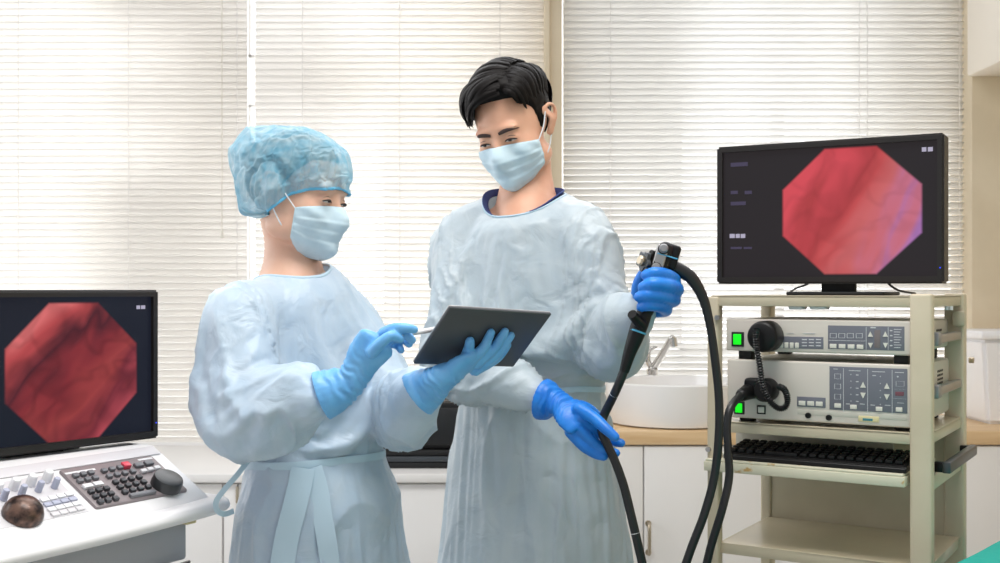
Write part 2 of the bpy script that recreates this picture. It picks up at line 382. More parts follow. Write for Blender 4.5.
# round basin and tap
bx, by = wx(674, 3.94), 3.94; R_ = .238; zb = zw; zt = wz(387, 3.70)
bas = tag(MB().lathe([(0, .004), (R_*.82, 0), (R_*.93, .006), (R_*.975, .04), (R_, (zt-zb)*.9), (R_, zt-zb), (R_-.006, zt-zb+.004), (R_-.014, zt-zb), (R_*.86, .05), (R_*.5, .03), (0, .026)], 72).build('wash_basin', 'ceramic'), 'round white ceramic basin standing on the wooden counter', 'basin')
bas.location = (bx, by, zb)
MB().lathe([(0, .030), (.022, .030), (.024, .0265), (0, .0262)], 24).build('drain', 'chrome', bas)
tapf = empty('mixer_tap', (wx(652, 4.19), 4.185, zw), 0, 'chrome mixer tap rising behind the basin', 'tap')
zt2 = wz(377, 4.2)-zw
t_ = MB(); t_.lathe([(.026, 0), (.026, .01), (.021, .015), (.0205, zt2+.02), (.022, zt2+.03), (0, zt2+.032)], 28)
t_.build('tap_base', 'chrome', tapf)
q0 = P(651, 372, 4.2)-tapf.location; q1 = P(672, 338, 4.1)-tapf.location
MB().sweep([q0, (q0+q1)/2+Vector((.004, 0, .004)), q1], [(.017, .015), (.015, .012), (.014, .011)], n=16, sub=6, round_caps=True).build('spout', 'chrome', tapf)
q2 = P(671, 341, 4.1)-tapf.location
MB().cyl(q2+Vector((.008, 0, .012)), q2+Vector((.012, 0, -.02)), .0125, n=20).build('spout_tip', 'chrome', tapf)
a0 = P(648, 352, 4.19)-tapf.location
MB().sweep([a0+Vector((.012, 0, -.055)), a0+Vector((-.002, -.004, -.03)), a0], .011, n=16, sub=4, round_caps=True).build('valve_body', 'chrome', tapf)
MB().sweep([a0, a0+Vector((.012, -.01, .014)), a0+Vector((.030, -.014, .018))], [(.013, .012), (.012, .008), (.008, .004)], n=14, sub=4, round_caps=True).build('lever', 'chrome', tapf)

# white storage box at the right edge
bxo = Frame(wx(1012, 3.95), 3.98, 0)
box = tag(empty('storage_box', (wx(1018, 3.95), 3.98, zw)), 'white lidded plastic box on the wooden counter at the right edge', 'box')
hh = wz(330, 3.95)-zw
mbx = MB(); mbx.prism([(-.135, 0), (.135, 0), (.150, hh-.03), (-.150, hh-.03)], -.10, .12, 'y', .012)
mbx.build('box_body', 'cons', box)
MB().bb(-.157, .157, -.11, .13, hh-.03, hh, .008).build('box_lid', 'cons', box)
# lower white tissue box seen behind the cart
# black device on the white counter
dvx0, dvx1 = wx(370, 3.75), wx(505, 3.75)
dv = empty('counter_appliance', ((dvx0+dvx1)/2, 3.95, zc), 0, 'low black appliance with a ribbed base on the white counter between the people', 'appliance')
hw = (dvx1-dvx0)/2; hd = wz(402, 3.72)-zc
MB().bb(-hw, hw, -.22, .22, .060, hd, .012).build('housing', 'black', dv)
MB().bb(-hw+.012, hw-.012, -.228, .2, .0, .020, .003).build('base_band', 'blackm', dv)
MB().bb(-hw+.004, hw-.004, -.232, .2, .022, .040, .003).build('base_band', 'gunmetal', dv)
MB().bb(-hw+.012, hw-.012, -.228, .2, .042, .060, .003).build('base_band', 'blackm', dv)
MB().bb(-hw+.05, hw-.05, -.224, -.215, .075, hd-.02, .003).build('front_window', 'rubber', dv)

# ------------------------------------------------------------ screens
def screen_mat(name, cx, cz, rad, dark, cols, stops, angle, seed, veins, kx=1.0):
    m = bpy.data.materials.new(name); m.use_nodes = True; b = BS(m)
    b.inputs['Base Color'].default_value = (.006, .006, .008, 1); b.inputs['Roughness'].default_value = .3; b.inputs['Specular IOR Level'].default_value = .15
    t = N(m, 'ShaderNodeTexCoord'); s = N(m, 'ShaderNodeSeparateXYZ'); L(m, t.outputs['Object'], s.inputs[0])
    def mt(op, a, b_, c=None):
        n = N(m, 'ShaderNodeMath', operation=op)
        for k, v in enumerate((a, b_, c)):
            if v is None: continue
            if isinstance(v, (int, float)): n.inputs[k].default_value = v
            else: L(m, v, n.inputs[k])
        return n.outputs[0]
    dx_ = mt('SUBTRACT', s.outputs['X'], cx); dz_ = mt('SUBTRACT', s.outputs['Z'], cz)
    ax, az = mt('MULTIPLY', mt('ABSOLUTE', dx_, 0), kx), mt('ABSOLUTE', dz_, 0)
    dg = mt('MULTIPLY', mt('ADD', ax, az), 0.728)
    d = mt('MAXIMUM', mt('MAXIMUM', ax, az), dg)
    mask = N(m, 'ShaderNodeMapRange', interpolation_type='SMOOTHSTEP'); L(m, d, mask.inputs[0])
    mask.inputs[1].default_value = rad-.0035; mask.inputs[2].default_value = rad+.0030; mask.inputs[3].default_value = 1; mask.inputs[4].default_value = 0
    # folds of the picture
    ca, sa = cos(angle), sin(angle)
    uu = mt('ADD', mt('MULTIPLY', dx_, ca), mt('MULTIPLY', dz_, sa))
    vec = N(m, 'ShaderNodeCombineXYZ'); L(m, mt('MULTIPLY', uu, 1.0), vec.inputs[0])
    L(m, mt('SUBTRACT', mt('MULTIPLY', dz_, ca*.35), mt('MULTIPLY', dx_, sa*.35)), vec.inputs[1]); vec.inputs[2].default_value = seed
    n1 = N(m, 'ShaderNodeTexNoise'); n1.inputs['Scale'].default_value = 14; n1.inputs['Detail'].default_value = 2.5; n1.inputs['Roughness'].default_value = .4; n1.inputs['Distortion'].default_value = .6
    L(m, vec.outputs[0], n1.inputs['Vector'])
    g = mt('ADD', mt('MULTIPLY', uu, .5/rad*.95), .5)
    f = mt('ADD', g, mt('MULTIPLY', mt('SUBTRACT', n1.outputs['Fac'], .5), .75))
    r = N(m, 'ShaderNodeValToRGB'); L(m, f, r.inputs[0]); er = r.color_ramp.elements
    er[0].position = stops[0]; er[0].color = cols[0]; er[1].position = stops[-1]; er[1].color = cols[-1]
    for p_, c_ in list(zip(stops, cols))[1:-1]:
        q = er.new(p_); q.color = c_
    nd = N(m, 'ShaderNodeTexNoise'); nd.inputs['Scale'].default_value = 15; nd.inputs['Detail'].default_value = 1; nd.inputs['Distortion'].default_value = .5
    L(m, t.outputs['Object'], nd.inputs['Vector']); vd = mt('ABSOLUTE', mt('SUBTRACT', nd.outputs['Fac'], .5), 0)
    vm = N(m, 'ShaderNodeMapRange', interpolation_type='SMOOTHSTEP'); L(m, vd, vm.inputs[0]); vm.inputs[1].default_value = 0; vm.inputs[2].default_value = .13; vm.inputs[3].default_value = 1-veins; vm.inputs[4].default_value = 1
    mul = N(m, 'ShaderNodeMix', data_type='RGBA', blend_type='MULTIPLY'); mul.inputs[0].default_value = 1
    L(m, r.outputs[0], mul.inputs[6]); L(m, vm.outputs[0], mul.inputs[7])
    fin = N(m, 'ShaderNodeMix', data_type='RGBA'); L(m, mask.outputs[0], fin.inputs[0]); fin.inputs[6].default_value = dark; L(m, mul.outputs[2], fin.inputs[7])
    L(m, fin.outputs[2], b.inputs['Emission Color']); b.inputs['Emission Strength'].default_value = .93
    return m, r

def monitor(root, x0, x1, z0, z1, bez, smat, side='r'):
    """x0..x1, z0..z1 outer edge in the root's frame, screen at y=0 facing -y"""
    mb = MB(); d = .045
    o = [(x0, z0), (x1, z0), (x1, z1), (x0, z1)]; i_ = [(x0+bez, z0+bez*1.15), (x1-bez, z0+bez*1.15), (x1-bez, z1-bez), (x0+bez, z1-bez)]
    V = lambda p, y: mb.bm.verts.new((p[0], y, p[1]))
    vo = [V(p, -.010) for p in o]; vi = [V(p, -.010) for p in i_]; vb = [V(p, d) for p in o]; vr = [V(p, .0) for p in i_]
    for k in range(4):
        j = (k+1) % 4
        mb.bm.faces.new((vo[k], vo[j], vi[j], vi[k])); mb.bm.faces.new((vi[k], vi[j], vr[j], vr[k])); mb.bm.faces.new((vo[j], vo[k], vb[k], vb[j]))
    mb.bm.faces.new(vb)
    mb.bm.faces.new(vr[::-1])
    es = [e_ for e_ in mb.bm.edges if sum(1 for v in e_.verts if v in vo) == 2 or (sum(1 for v in e_.verts if v in vo) == 1 and sum(1 for v in e_.verts if v in vb) == 1)]
    bmesh.ops.bevel(mb.bm, geom=es, offset=.004, segments=3, affect='EDGES')
    bo = mb.build('bezel', 'bezel', root)
    MB().bb(i_[0][0], i_[1][0], -.0015, .004, i_[0][1], i_[2][1]).build('screen', smat, root, smooth=False)
    MB().bb((x0+x1)/2-.16, (x0+x1)/2+.16, d, d+.03, z0+.05, z1-.06, .012).build('rear_housing', 'bezel', root)
    MB().bb(x1-.0085, x1-.006, -.0108, -.0098, z0+.030, z0+.0325).build('power_light', 'led', root)
    return bo

# ------------------------------------------------------------ equipment cart on the right
TH = radians(31.5); cN = P(930, 296, 2.20); WC = .4435; DC = .365
ctr = Vector((cN.x, cN.y, 0))+Vector((-cos(TH), sin(TH), 0))*(WC/2)
K = Frame(ctr.x, ctr.y, -TH); hw = WC/2
cart = empty('equipment_cart', (ctr.x, ctr.y, 0), -TH, 'beige steel equipment cart with shelves and side handles at the right', 'cart')
ztop = 1.2885; z2 = K.front(709.5, 420.5).z; z2b = K.front(709.5, 431).z
trl = K.front(703.5, 458.5, -.02); trb = K.front(703.5, 470.5, -.02); trr = K.front(904.5, 478, -.02)
bsh = K.front(712, 541.5, .012); bsb = K.front(712, 552, .012)
pw = .037
for x0 in (-hw, hw-pw):
    for y0 in (0, DC-.026):
        MB().bb(x0-(.006 if x0 < 0 else 0), x0+pw-(.018 if x0 < 0 else 0)+(.004 if x0 > 0 else 0), y0-(.004 if y0 == 0 else 0), y0+.026+(.012 if y0 else 0), .06, ztop+(.004 if x0 > 0 else -.002), .005, 3).build('post', 'cart', cart)
def shelf(z1, z0, y0=0., y1=DC, name='shelf', x0=-hw+.002, x1=hw-.002, lip=True):
    m_ = MB(); tk = .004; m_.bb(x0, x1, y0, y1, z1-tk, z1)
    m_.bb(x0, x1-.034, y0, y0+.006, z0, z1+.0005, .0015); m_.bb(x0, x1, y1-.006, y1, z0, z1+.0005, .0015)
    m_.bb(x0, x0+.006, y0, y1, z0, z1+.0005, .0015); m_.bb(x1-.006, x1, y0+.01, y1-.01, z0, z1+.0005, .0015)
    return m_.build(name, 'cartshelf', cart)
shelf(ztop, ztop-.022, 0, DC, 'top_shelf')
shelf(z2, z2b, name='shelf')
shelf(bsh.z, bsb.z, .012, DC-.03, 'shelf', -hw+.014, hw-.004)
MB().bb(-hw+.02, hw-.02, DC-.02, DC-.014, bsh.z-.1, z2b).build('back_panel', 'cart', cart, smooth=False)
shelf(.22, .20, .0, DC, 'shelf')
# side rail carrying the keyboard tray
zsr = trl.z+.004
MB().bb(hw-.008, hw-.002, .02, DC-.02, zsr-.040, zsr-.012, .0015).build('tray_runner', 'cart', cart)
MB().bb(-hw+.002, -hw+.008, .02, DC-.02, zsr-.040, zsr-.012, .0015).build('tray_runner', 'cart', cart)
tx0, tx1 = trl.x, trr.x
tray = MB(); tz1, tz0 = trl.z, trb.z
tray.bb(tx0, tx1, -.02, .28, tz0, tz0+.020, .002); tray.bb(tx0+.003, tx1-.003, -.018, .28, tz0+.020, tz1, .002)
tray.build('keyboard_tray', 'tray', cart)
for yy in (.03, .2):
    MB().bb(tx1-.07, tx1-.015, yy, yy+.03, tz0-.008, tz0, .001).build('tray_bracket', 'blackm', cart)
    MB().bb(tx0+.015, tx0+.07, yy, yy+.03, tz0-.008, tz0, .001).build('tray_bracket', 'blackm', cart)
# handles on the right side
def side(px, py, x): return K.plane(px, py, (x, 0, 0), (1, 0, 0))
for (a, b, th_, xo, ma, mb_) in (((933, 339), (966, 333), .020, hw-.010, 'greymetal', 'steel'), ((933, 392), (966, 379), .020, hw-.010, 'greymetal', 'steel')):
    A, B = side(a[0], a[1], xo), side(b[0], b[1], xo)
    zc_ = (A.z+B.z)/2; A.z = B.z = zc_; A.y = max(A.y, .030); B.y = min(B.y, DC-.002)
    h = MB(); h.bb(xo-.006, xo+.010, A.y, B.y, zc_-.010, zc_+.008, .003); ho = h.build('side_handle', mb_, cart)
    MB().bb(xo-.008, xo+.012, A.y-.004, A.y+.030, zc_-.014, zc_+.013, .004).build('end_cap', ma, ho)
    MB().bb(xo-.008, xo+.012, B.y-.018, B.y-.006, zc_-.013, zc_+.011, .004).build('end_cap', 'blackm', ho)
A, B = side(949, 468, hw+.026), side(975, 449, hw+.026); zc_ = (A.z+B.z)/2
h = MB(); h.bb(hw+.014, hw+.030, A.y-.004, B.y+.004, zc_-.012, zc_+.010, .003); ho = h.build('side_handle', 'gunmetal', cart)
for yy in (A.y, B.y-.02): MB().bb(hw-.002, hw+.016, yy, yy+.016, zc_-.011, zc_+.009, .002).build('bracket', 'black', ho)
# bolts and corner fittings
for (px, py) in ((970, 360),):
    s_ = side(px, py, hw+.004); MB().cyl((hw+.002, s_.y, s_.z), (hw+.012, s_.y, s_.z), .007, n=12).build('side_bolt', 'brass', cart)
for (px, py) in ((718, 317.5), (709, 449), (711, 556)):
    s_ = K.front(px, py, -.002); MB().cyl((s_.x, -.010, s_.z), (s_.x, .002, s_.z), .0055, n=10).build('post_bolt', 'steel', cart)
s_ = K.front(962, 318, DC-.02); MB().bb(s_.x-.018, s_.x+.010, DC-.04, DC-.028, s_.z-.018, s_.z+.016, .006).build('corner_latch', 'cart', cart)
for px in (947.5, 952): 
    s_ = K.front(px, 308, .2); MB().cyl((s_.x, .19, s_.z-.004), (s_.x, .19, s_.z+.004), .004, n=10).build('hook_bolt', 'keyw', cart)
for px0, px1 in ((789, 803), (810, 826)):
    a, b = K.front(px0, 306, .02), K.front(px1, 309.5, .02); MB().bb(a.x, b.x, .015, .05, b.z, a.z+.004, .002).build('underside_clip', 'keyw', cart)
for x in (-hw+.015, hw-.02):
    for y in (.01, DC-.02):
        MB().lathe([(0, -.012), (.022, -.012), (.028, -.006), (.028, .006), (.022, .012), (0, .012)], 24, (x, y, .028), (1, 0, 0)).cyl((x, y, .028), (x, y, .062), .008).build('caster', 'blackm', cart)

# ---- the two processor units
UY = .010
def q(px, py, y=UY): p = K.front(px, py, y); return p.x, p.z
def unit(name, label, tl, br_l, depth, fz):
    xl_, zt_ = q(*tl); _, zb_ = q(*br_l); xr_ = xl_+.388
    root = empty(name, K.o+K.R @ Vector(((xl_+xr_)/2, UY, fz)), -TH, label, 'medical device')
    T = Matrix.Translation(Vector((-(xl_+xr_)/2, -UY, -fz)))
    MB().bb(xl_, xr_, UY, UY+.022, zb_, zt_, .004, 3).build('front_plate', 'unit', root, T=T)
    MB().bb(xl_+.004, xr_-.004, UY+.02, UY+depth, zb_+.004, zt_-.002, .006, 2).build('case', 'unit_top', root, T=T)
    for x in (xl_+.02, xr_-.05):
        for y in (UY+.02, UY+depth-.05):
            MB().bb(x, x+.028, y, y+.028, fz, zb_+.002, .002).build('foot', 'blackm', root, T=T)
    vt = MB()
    for i in range(5):
        for j in range(6):
            yy = UY+.20+i*.012; zz = zt_-.022-j*.0085
            if zz > zb_+.015: vt.bb(xr_-.0045, xr_-.0032, yy, yy+.006, zz-.0045, zz, 0)
    vt.build('side_vents', 'blackm', root, smooth=False, T=T)
    return root, T, zb_, zt_
zlow_b = q(728, 417.5)[1]
lowu, TL, lzb, lzt = unit('light_source_unit', 'taller beige medical unit with round cable socket, lower one on the cart', (727, 359), (728, 417.2), .33, z2)
uppu, TU, uzb, uzt = unit('video_processor_unit', 'flatter beige medical unit with green power button, upper one on the cart', (726, 318.5), (727, 350.5), .33, lzt-.002)
def rect(root, T, name, material, pts, thick=.0012, bev=.0004, yoff=0., parent=None):
    (a, b), (c, d) = q(*pts[0]), q(*pts[1])
    return MB().bb(a, c, UY-thick-yoff, UY+.001, d, b, bev).build(name, material, parent or root, T=T)
def rects_in(root, T, name, material, lst, thick, parent=None, hh=None):
    m_ = MB()
    for (x0, y0, x1, y1) in lst:
        (a, b), (c, d) = q(x0, y0), q(x1, y1)
        m_.bb(min(a, c), max(a, c), UY-thick, UY, min(b, d), max(b, d), .0002)
    return m_.build(name, material, parent or root, smooth=False, T=T)
def tri(m_, px, py, up, s=.0060):
    x, z = q(px, py); g = 1 if up else -1
    m_.prism([(x-s*.8, z-g*s*.7), (x+s*.8, z-g*s*.7), (x, z+g*s)], UY-.0024, UY)
# upper unit
rect(uppu, TU, 'button_frame', 'blackm', ((731.8, 331.8), (744, 346.8)), .0025, .001)
o = rect(uppu, TU, 'power_button', 'green', ((733.8, 334), (741.6, 344.6)), .0045, .001)
rect(uppu, TU, 'control_panel', 'panel', ((828, 325.4), (904.5, 350.8)), .0008)
rect(uppu, TU, 'indicator_strip', 'panel', ((778, 336.2), (823.5, 349.2)), .0008)
for k in range(4): rect(uppu, TU, 'button', 'btn', ((779.6+k*5.2, 342.2+k*.15), (783.4+k*5.2, 347.8+k*.15)), .003, .0006)
for k, w_ in enumerate((0, 1, 2, 3)):
    x = 830+k*9; rect(uppu, TU, 'button', 'btn', ((x, 343.8+k*.25), (x+6.6, 348.2+k*.25)), .003, .0006)
rects_in(uppu, TU, 'panel_printing', 'print', [(802+i*7, 339+j*3.1, 802+i*7+5, 340.1+j*3.1) for i in range(3) for j in range(3)] +
         [(x, y, x+6.5, y+.5) for x in (830, 838.5, 847, 856) for y in (333.2, 337.6)] + [(x+o_, 333.2, x+o_+.5, 338) for x in (830, 838.5, 847, 856) for o_ in (0, 6.2)] +
         [(866, 327, 866.5, 350), (888, 327, 888.5, 350), (829, 340.5, 865, 340.9), (870.5, 327, 876, 328.4)] +
         [(890, 330+j*5, 892.5, 331.2+j*5) for j in range(4)] + [(894, 329+j*2.6, 901.5-(j % 3), 329.8+j*2.6) for j in range(8)] + [(787, 332.8, 794, 333.4), (803, 332.8, 815, 333.6)], .0012)
def arrow(root, T, x, y, up, s):
    m_ = MB(); tri(m_, x, y, up, s); m_.build('arrow_button', 'btn', root, smooth=False, T=T)
for x in (870.5, 885.5):
    arrow(uppu, TU, x, 334.5, True, .006); arrow(uppu, TU, x+.2, 345, False, .006)
rect(uppu, TU, 'display', 'lcd', ((874.5, 330), (880.5, 348)), .0014, .0002)
# lower unit
rect(lowu, TL, 'button_frame', 'blackm', ((734.2, 401), (744.6, 414.4)), .0025, .001)
rect(lowu, TL, 'power_button', 'green', ((735.8, 403), (742.6, 412.6)), .0045, .001)
rect(lowu, TL, 'button_frame', 'blackm', ((757, 405), (765.8, 414.4)), .0018, .0006)
rect(lowu, TL, 'button', 'btn', ((758.4, 406.6), (764.4, 412.8)), .0035, .0008)
rect(lowu, TL, 'control_panel', 'panel', ((829.5, 366.2), (907.4, 413.6)), .0008)
rect(lowu, TL, 'button_strip', 'panel', ((797, 396.4), (825.6, 407.8)), .0010)
for k in range(3): rect(lowu, TL, 'button', 'btn', ((799+k*8.6, 400.6+k*.4), (805.6+k*8.6, 405.4+k*.4)), .0032, .0006)
rects_in(lowu, TL, 'panel_printing', 'print', [(843.3, 368, 843.8, 412), (867.5, 369, 868, 414), (892, 370, 892.5, 414.5), (893, 389, 906, 389.5), (893, 398.5, 906, 399)] +
         [(849, 370.2, 860.5, 371.3), (872, 371.2, 885, 372.3), (895, 372, 904, 373), (833.5, 368.6, 838, 369.4), (872.5, 375, 876, 376)] +
         [(850.6, 374+j*6.6, 851.4, 375+j*6.6) for j in range(5)] + [(856, 374.5+j*6.6, 858.6, 375.5+j*6.6) for j in range(5)] + [(880, 376+j*7, 880.8, 377+j*7) for j in range(5)] +
         [(834.5, y, 841, y+.5) for y in (373.6, 378.6, 383.8, 388.6, 394, 398.8)] + [(834.5+o_, y, 835+o_, y+5) for y in (373.6, 383.8, 394) for o_ in (0, 6)] +
         [(846, 403.5, 850, 404.4), (860, 403.6, 864.6, 404.5), (870.5, 404.6, 875, 405.5), (885, 404.8, 890.5, 405.8), (897, 376, 898.6, 377.4), (897, 402.6, 904, 403.4)] +
         [(896, y, 904.4, y+.5) for y in (381, 386.2)] + [(896+o_, 381, 896.4+o_, 386.2) for o_ in (0, 8)], .0012)
for x in (863.2, 887): arrow(lowu, TL, x, 385.2 if x < 870 else 386.4, True, .0066); arrow(lowu, TL, x, 395 if x < 870 else 396.6, False, .0066)
for (x, y) in ((834.6, 403.2), (850.4, 404.6), (876, 406.6), (896, 407.2)):
    rect(lowu, TL, 'button', 'btn', ((x, y), (x+6.6, y+4.6)), .003, .0006)
rect(lowu, TL, 'display', 'lcdred', ((895.4, 391.5), (904, 396)), .0014, .0002)
rect(lowu, TL, 'lower_ledge', 'unit_top', ((797.5, 409.4), (907.2, 420.6)), .0006, .0004)
for x, y in ((808.4, 415.4), (829, 417.6)):
    a, b = q(x, y); MB().lathe([(0, .001), (.0034, .001), (.0040, .004), (.0058, .004), (.0060, 0)], 20, (a, UY, b), (0, -1, 0)).build('jack_socket', 'blackm', lowu, T=TL)
lb = rect(lowu, TL, 'label_plate', 'label', ((858.6, 415.6), (879, 422.4)), .0022, .001)
rect(lowu, TL, 'label_mark', 'teal_mark', ((863, 418), (873, 421)), .0030, .0004, parent=lb)
# light guide plug and coiled cord (one cable)
pf = empty('coiled_cable', K.o+K.R @ Vector((q(769, 336)[0], UY, q(769, 336)[1])), -TH, 'black coiled cable with a large round plug hanging over both units', 'cable')
xx, zz_ = q(769.5, 336.2); Tp = Matrix.Translation(Vector((-xx, -UY, -zz_)))
MB().lathe([(0, .052), (.006, .052), (.026, .050), (.030, .047), (.032, .040), (.0325, .004), (.031, 0), (0, 0)], 40, (xx, UY, zz_), (0, -1, 0)).build('round_plug', 'black', pf, T=Tp)
cc = [K.front(*v) for v in ((757, 330, -.055), (756.6, 338, -.066), (757.5, 350, -.064), (760, 364, -.060), (762, 378, -.056), (765, 391, -.052), (771, 402, -.046), (779, 408.5, -.040), (786, 407, -.034), (788, 399, -.030), (785, 390, -.022), (779, 386.5, -.012))]
path = catmull([tuple(c) for c in cc], 24)
rr = [.0058+.0013*cos(i*1.35) for i in range(len(path))]
MB().sweep([Vector(p) for p in path], rr, n=12).build('coiled_cord', 'rubber', pf, T=Tp)
lc = K.front(758, 387, UY)
soc = MB(); soc.box((lc.x+.004, UY-.014, lc.z+.002), (.052, .030, .036), .008, 3); soc.lathe([(.024, 0), (.024, .028), (.019, .034), (0, .034)], 30, (lc.x+.022, UY, lc.z-.004), (0, -1, 0))
soc.build('cable_socket', 'black', lowu, T=TL)

# ---- keyboard on the tray
kz = tz1
kx0, kx1 = q(728, 455, .01)[0]-.004, q(908, 470, .01)[0]+.0
ky0, ky1 = -.008, .125
kb = empty('computer_keyboard', K.o+K.R @ Vector(((kx0+kx1)/2, ky0, kz)), -TH, 'black computer keyboard lying on the pull-out tray of the cart', 'keyboard')
kw = kx1-kx0
R5 = Matrix.Rotation(radians(5), 3, 'X')
MB().prism([(0, 0), (ky1-ky0, 0), (ky1-ky0, .024), (ky1-ky0-.006, .027), (.004, .014), (0, .010)], -kw/2, kw/2, 'x', .002).build('keyboard_base', 'black', kb)
kt = 0
kk = MB().bb(-.0072, .0072, -.0072, .0072, 0, .008, .002).build('key', 'black', kb)
kme = kk.data; bpy.data.objects.remove(kk)
for r_ in range(5):
    n_ = 19
    for c_ in range(n_):
        if r_ == 0 and 3 < c_ < 8: continue
        k_ = bpy.data.objects.new('key', kme); C.objects.link(k_); k_.parent = kb
        yy = .018+r_*.0205; k_.location = (-kw/2+.016+c_*(kw-.032)/(n_-1), yy, .0135+yy*.105); k_.rotation_euler = (radians(6), 0, 0)
MB().bb(-kw/2+.016+4*(kw-.032)/18-.006, -kw/2+.016+7*(kw-.032)/18+.006, .011, .025, .0135, .022, .002).build('space_bar', 'black', kb)
# flat tilted board behind the keyboard
bt = K.front(735, 438, .19)
tag(MB().box((0, 0, .032), (.345, .006, .062), .002).build('cardboard_panel', 'unit_top'), 'thin brown-grey board standing behind the black keyboard', 'board')
o = bpy.data.objects['cardboard_panel']; o.location = K.o+K.R @ Vector((bt.x+.175, .19, kz-.002)); o.rotation_euler = (0, 0, -TH)

# ---- right monitor
Mr = Frame(P(944.8, 290, 2.30).x, 2.30, radians(-29.9))
tl = Mr.front(718, 149); tr = Mr.front(944, 131.5); bl = Mr.front(720, 284)
mw = -tl.x
rt = Mr.o+Mr.R @ Vector((-mw/2, 0, 0))
mon = empty('wide_monitor', (rt.x, rt.y, ztop), radians(-29.9), 'large black monitor showing a pink octagonal picture on top of the cart', 'monitor')
oc = [Mr.front(783, 211), Mr.front(922, 211), Mr.front(852, 147.5), Mr.front(852, 274)]
rad = (oc[2].z-oc[3].z)/2
cxr = (oc[0].x+oc[1].x)/2+mw/2
smr, rr_ = screen_mat('right_screen', cxr, (oc[2].z+oc[3].z)/2-ztop, rad, rgb(40, 35, 36),
    [rgb(216, 78, 88), rgb(176, 62, 66), rgb(198, 78, 80), rgb(206, 102, 104), rgb(200, 112, 136), rgb(172, 116, 180)], [.10, .36, .5, .68, .88, 1.1], radians(-28), 3.3, .10, rad/((oc[1].x-oc[0].x)/2))
monitor(mon, -mw/2, mw/2, bl.z-ztop, (tl.z+tr.z)/2-ztop, .013, smr)
fx = (Mr.front(834.5, 288).x+mw/2)
MB().bb(fx-.035, fx+.035, .028, .05, 0, .10, .003).bb(fx-.10, fx+.10, -.03+.02, .17, 0, .008, .003).build('stand', 'blackm', mon)
def osd(root, Mf, off, lst, material):
    m_ = MB()
    for (x0, y0, x1, y1) in lst:
        a, b = Mf.front(x0, y0), Mf.front(x1, y1)
        m_.bb(a.x+off[0], b.x+off[0], -.0022, -.0014, b.z-off[1], a.z-off[1])
    return m_.build('screen_text', material, root, smooth=False)
osd(mon, Mr, (mw/2, ztop), [(730, 234, 735, 238), (736, 234, 740, 238), (741, 234, 745.5, 238), (922, 147.5, 926.5, 151.5), (928, 147.3, 933, 151.3)], 'osd')
osd(mon, Mr, (mw/2, ztop), [(731, 163, 748, 166), (731, 191, 738, 194), (745, 191, 752, 194), (731, 202, 746, 205), (731, 247, 742, 249), (744, 247, 752, 249)], 'osd_dim')
MB().sweep([Vector((fx+.03, .06, .10)), Vector((fx+.09, .05, .035)), Vector((fx+.115, .06, .012)), Vector((fx+.14, .12, .004))], .0025, n=8, sub=6).build('screen_cable', 'rubber', mon)
MB().sweep([Vector((fx-.04, .07, .10)), Vector((fx-.06, .06, .035)), Vector((fx-.10, .06, .014)), Vector((fx-.13, .12, .004))], .0022, n=8, sub=6).build('screen_cable', 'rubber', mon)

# ------------------------------------------------------------ left console
G0 = P(154, 444, 2.26); TG = radians(58); GT = .57
G = Frame(G0.x, G0.y, TG)
con = empty('control_console', (G0.x, G0.y, 0), TG, 'white medical control console with keys, dial and trackball at the left', 'console')
def dk(px, py, h=0.0): return G.plane(px, py, (0, 0, G0.z+h), (0, -GT, 1))
tilt = math.atan(GT); RT = Matrix.Rotation(tilt, 3, 'X')
LN = -1.02                                   # console runs on to the left, out of the picture
yd = -.152                                   # front end of the sloping deck
MB().prism([(0, G0.z-.002), (yd, G0.z+yd*GT), (yd-.006, G0.z+yd*GT-.012), (yd-.006, G0.z+yd*GT-.03), (.16, G0.z+yd*GT-.03), (.16, G0.z-.002)], LN, 0, 'x', .004).build('console_body', 'cons', con)
# grey strip at the back of the deck
sd = MB(); s0, s1 = -.006, -.028
a = Vector((LN, s0, G0.z+s0*GT)); 
sd.box(((LN-.004)/2, (s0+s1)/2, G0.z+(s0+s1)/2*GT+.0004), (-LN-.012, .026, .0016), .0004, R=RT)
sd.build('rear_strip', 'consgrey', con)
# wrist rest
zr = G0.z+yd*GT
wrp = [(LN, -.185, zr-.022), (-.40, -.185, zr-.022), (-.2, -.178, zr-.021), (-.02, -.166, zr-.018), (.010, -.150, zr-.018), (.018, -.12, zr-.018), (.016, .10, zr-.018)]
MB().sweep([Vector(p) for p in wrp], [(.030, .016)]*len(wrp), n=20, sub=6, up=(0, 0, 1), cap=True).build('wrist_rest', 'cons', con)
MB().bb(LN, .010, -.155, .16, zr-.040, zr-.016, .006).build('console_tray', 'cons', con)
# body under the tray
u0 = G.plane(183, 533, (0, -.12, 0), (0, 1, 0)); u1 = G.plane(183, 556, (0, -.12, 0), (0, 1, 0))
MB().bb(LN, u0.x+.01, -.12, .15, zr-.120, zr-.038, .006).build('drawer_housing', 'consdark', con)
MB().bb(LN, u0.x-.004, -.135, .14, zr-.150, zr-.128, .006).build('lower_shelf', 'cons', con)
MB().bb(LN+.05, u0.x-.06, -.05, .12, .10, zr-.12, .01).build('pedestal', 'consgrey', con)
MB().bb(LN, u0.x+.02, -.20, .20, .05, .11, .02).build('base', 'consgrey', con)
for x in (LN+.06, u0.x-.03):
    for y in (-.17, .17):
        MB().lathe([(0, -.012), (.02, -.012), (.026, 0), (.02, .012), (0, .012)], 20, (x, y, .026), (1, 0, 0)).cyl((x, y, .026), (x, y, .06), .007).build('caster', 'blackm', con)
MB().sweep([Vector((u0.x-.09, -.115, zr-.118)), Vector((u0.x-.03, -.14, zr-.122)), Vector((u0.x+.01, -.125, zr-.124)), Vector((u0.x+.02, -.08, zr-.14))], .0035, n=8, sub=6).build('console_cable', 'rubber', con)
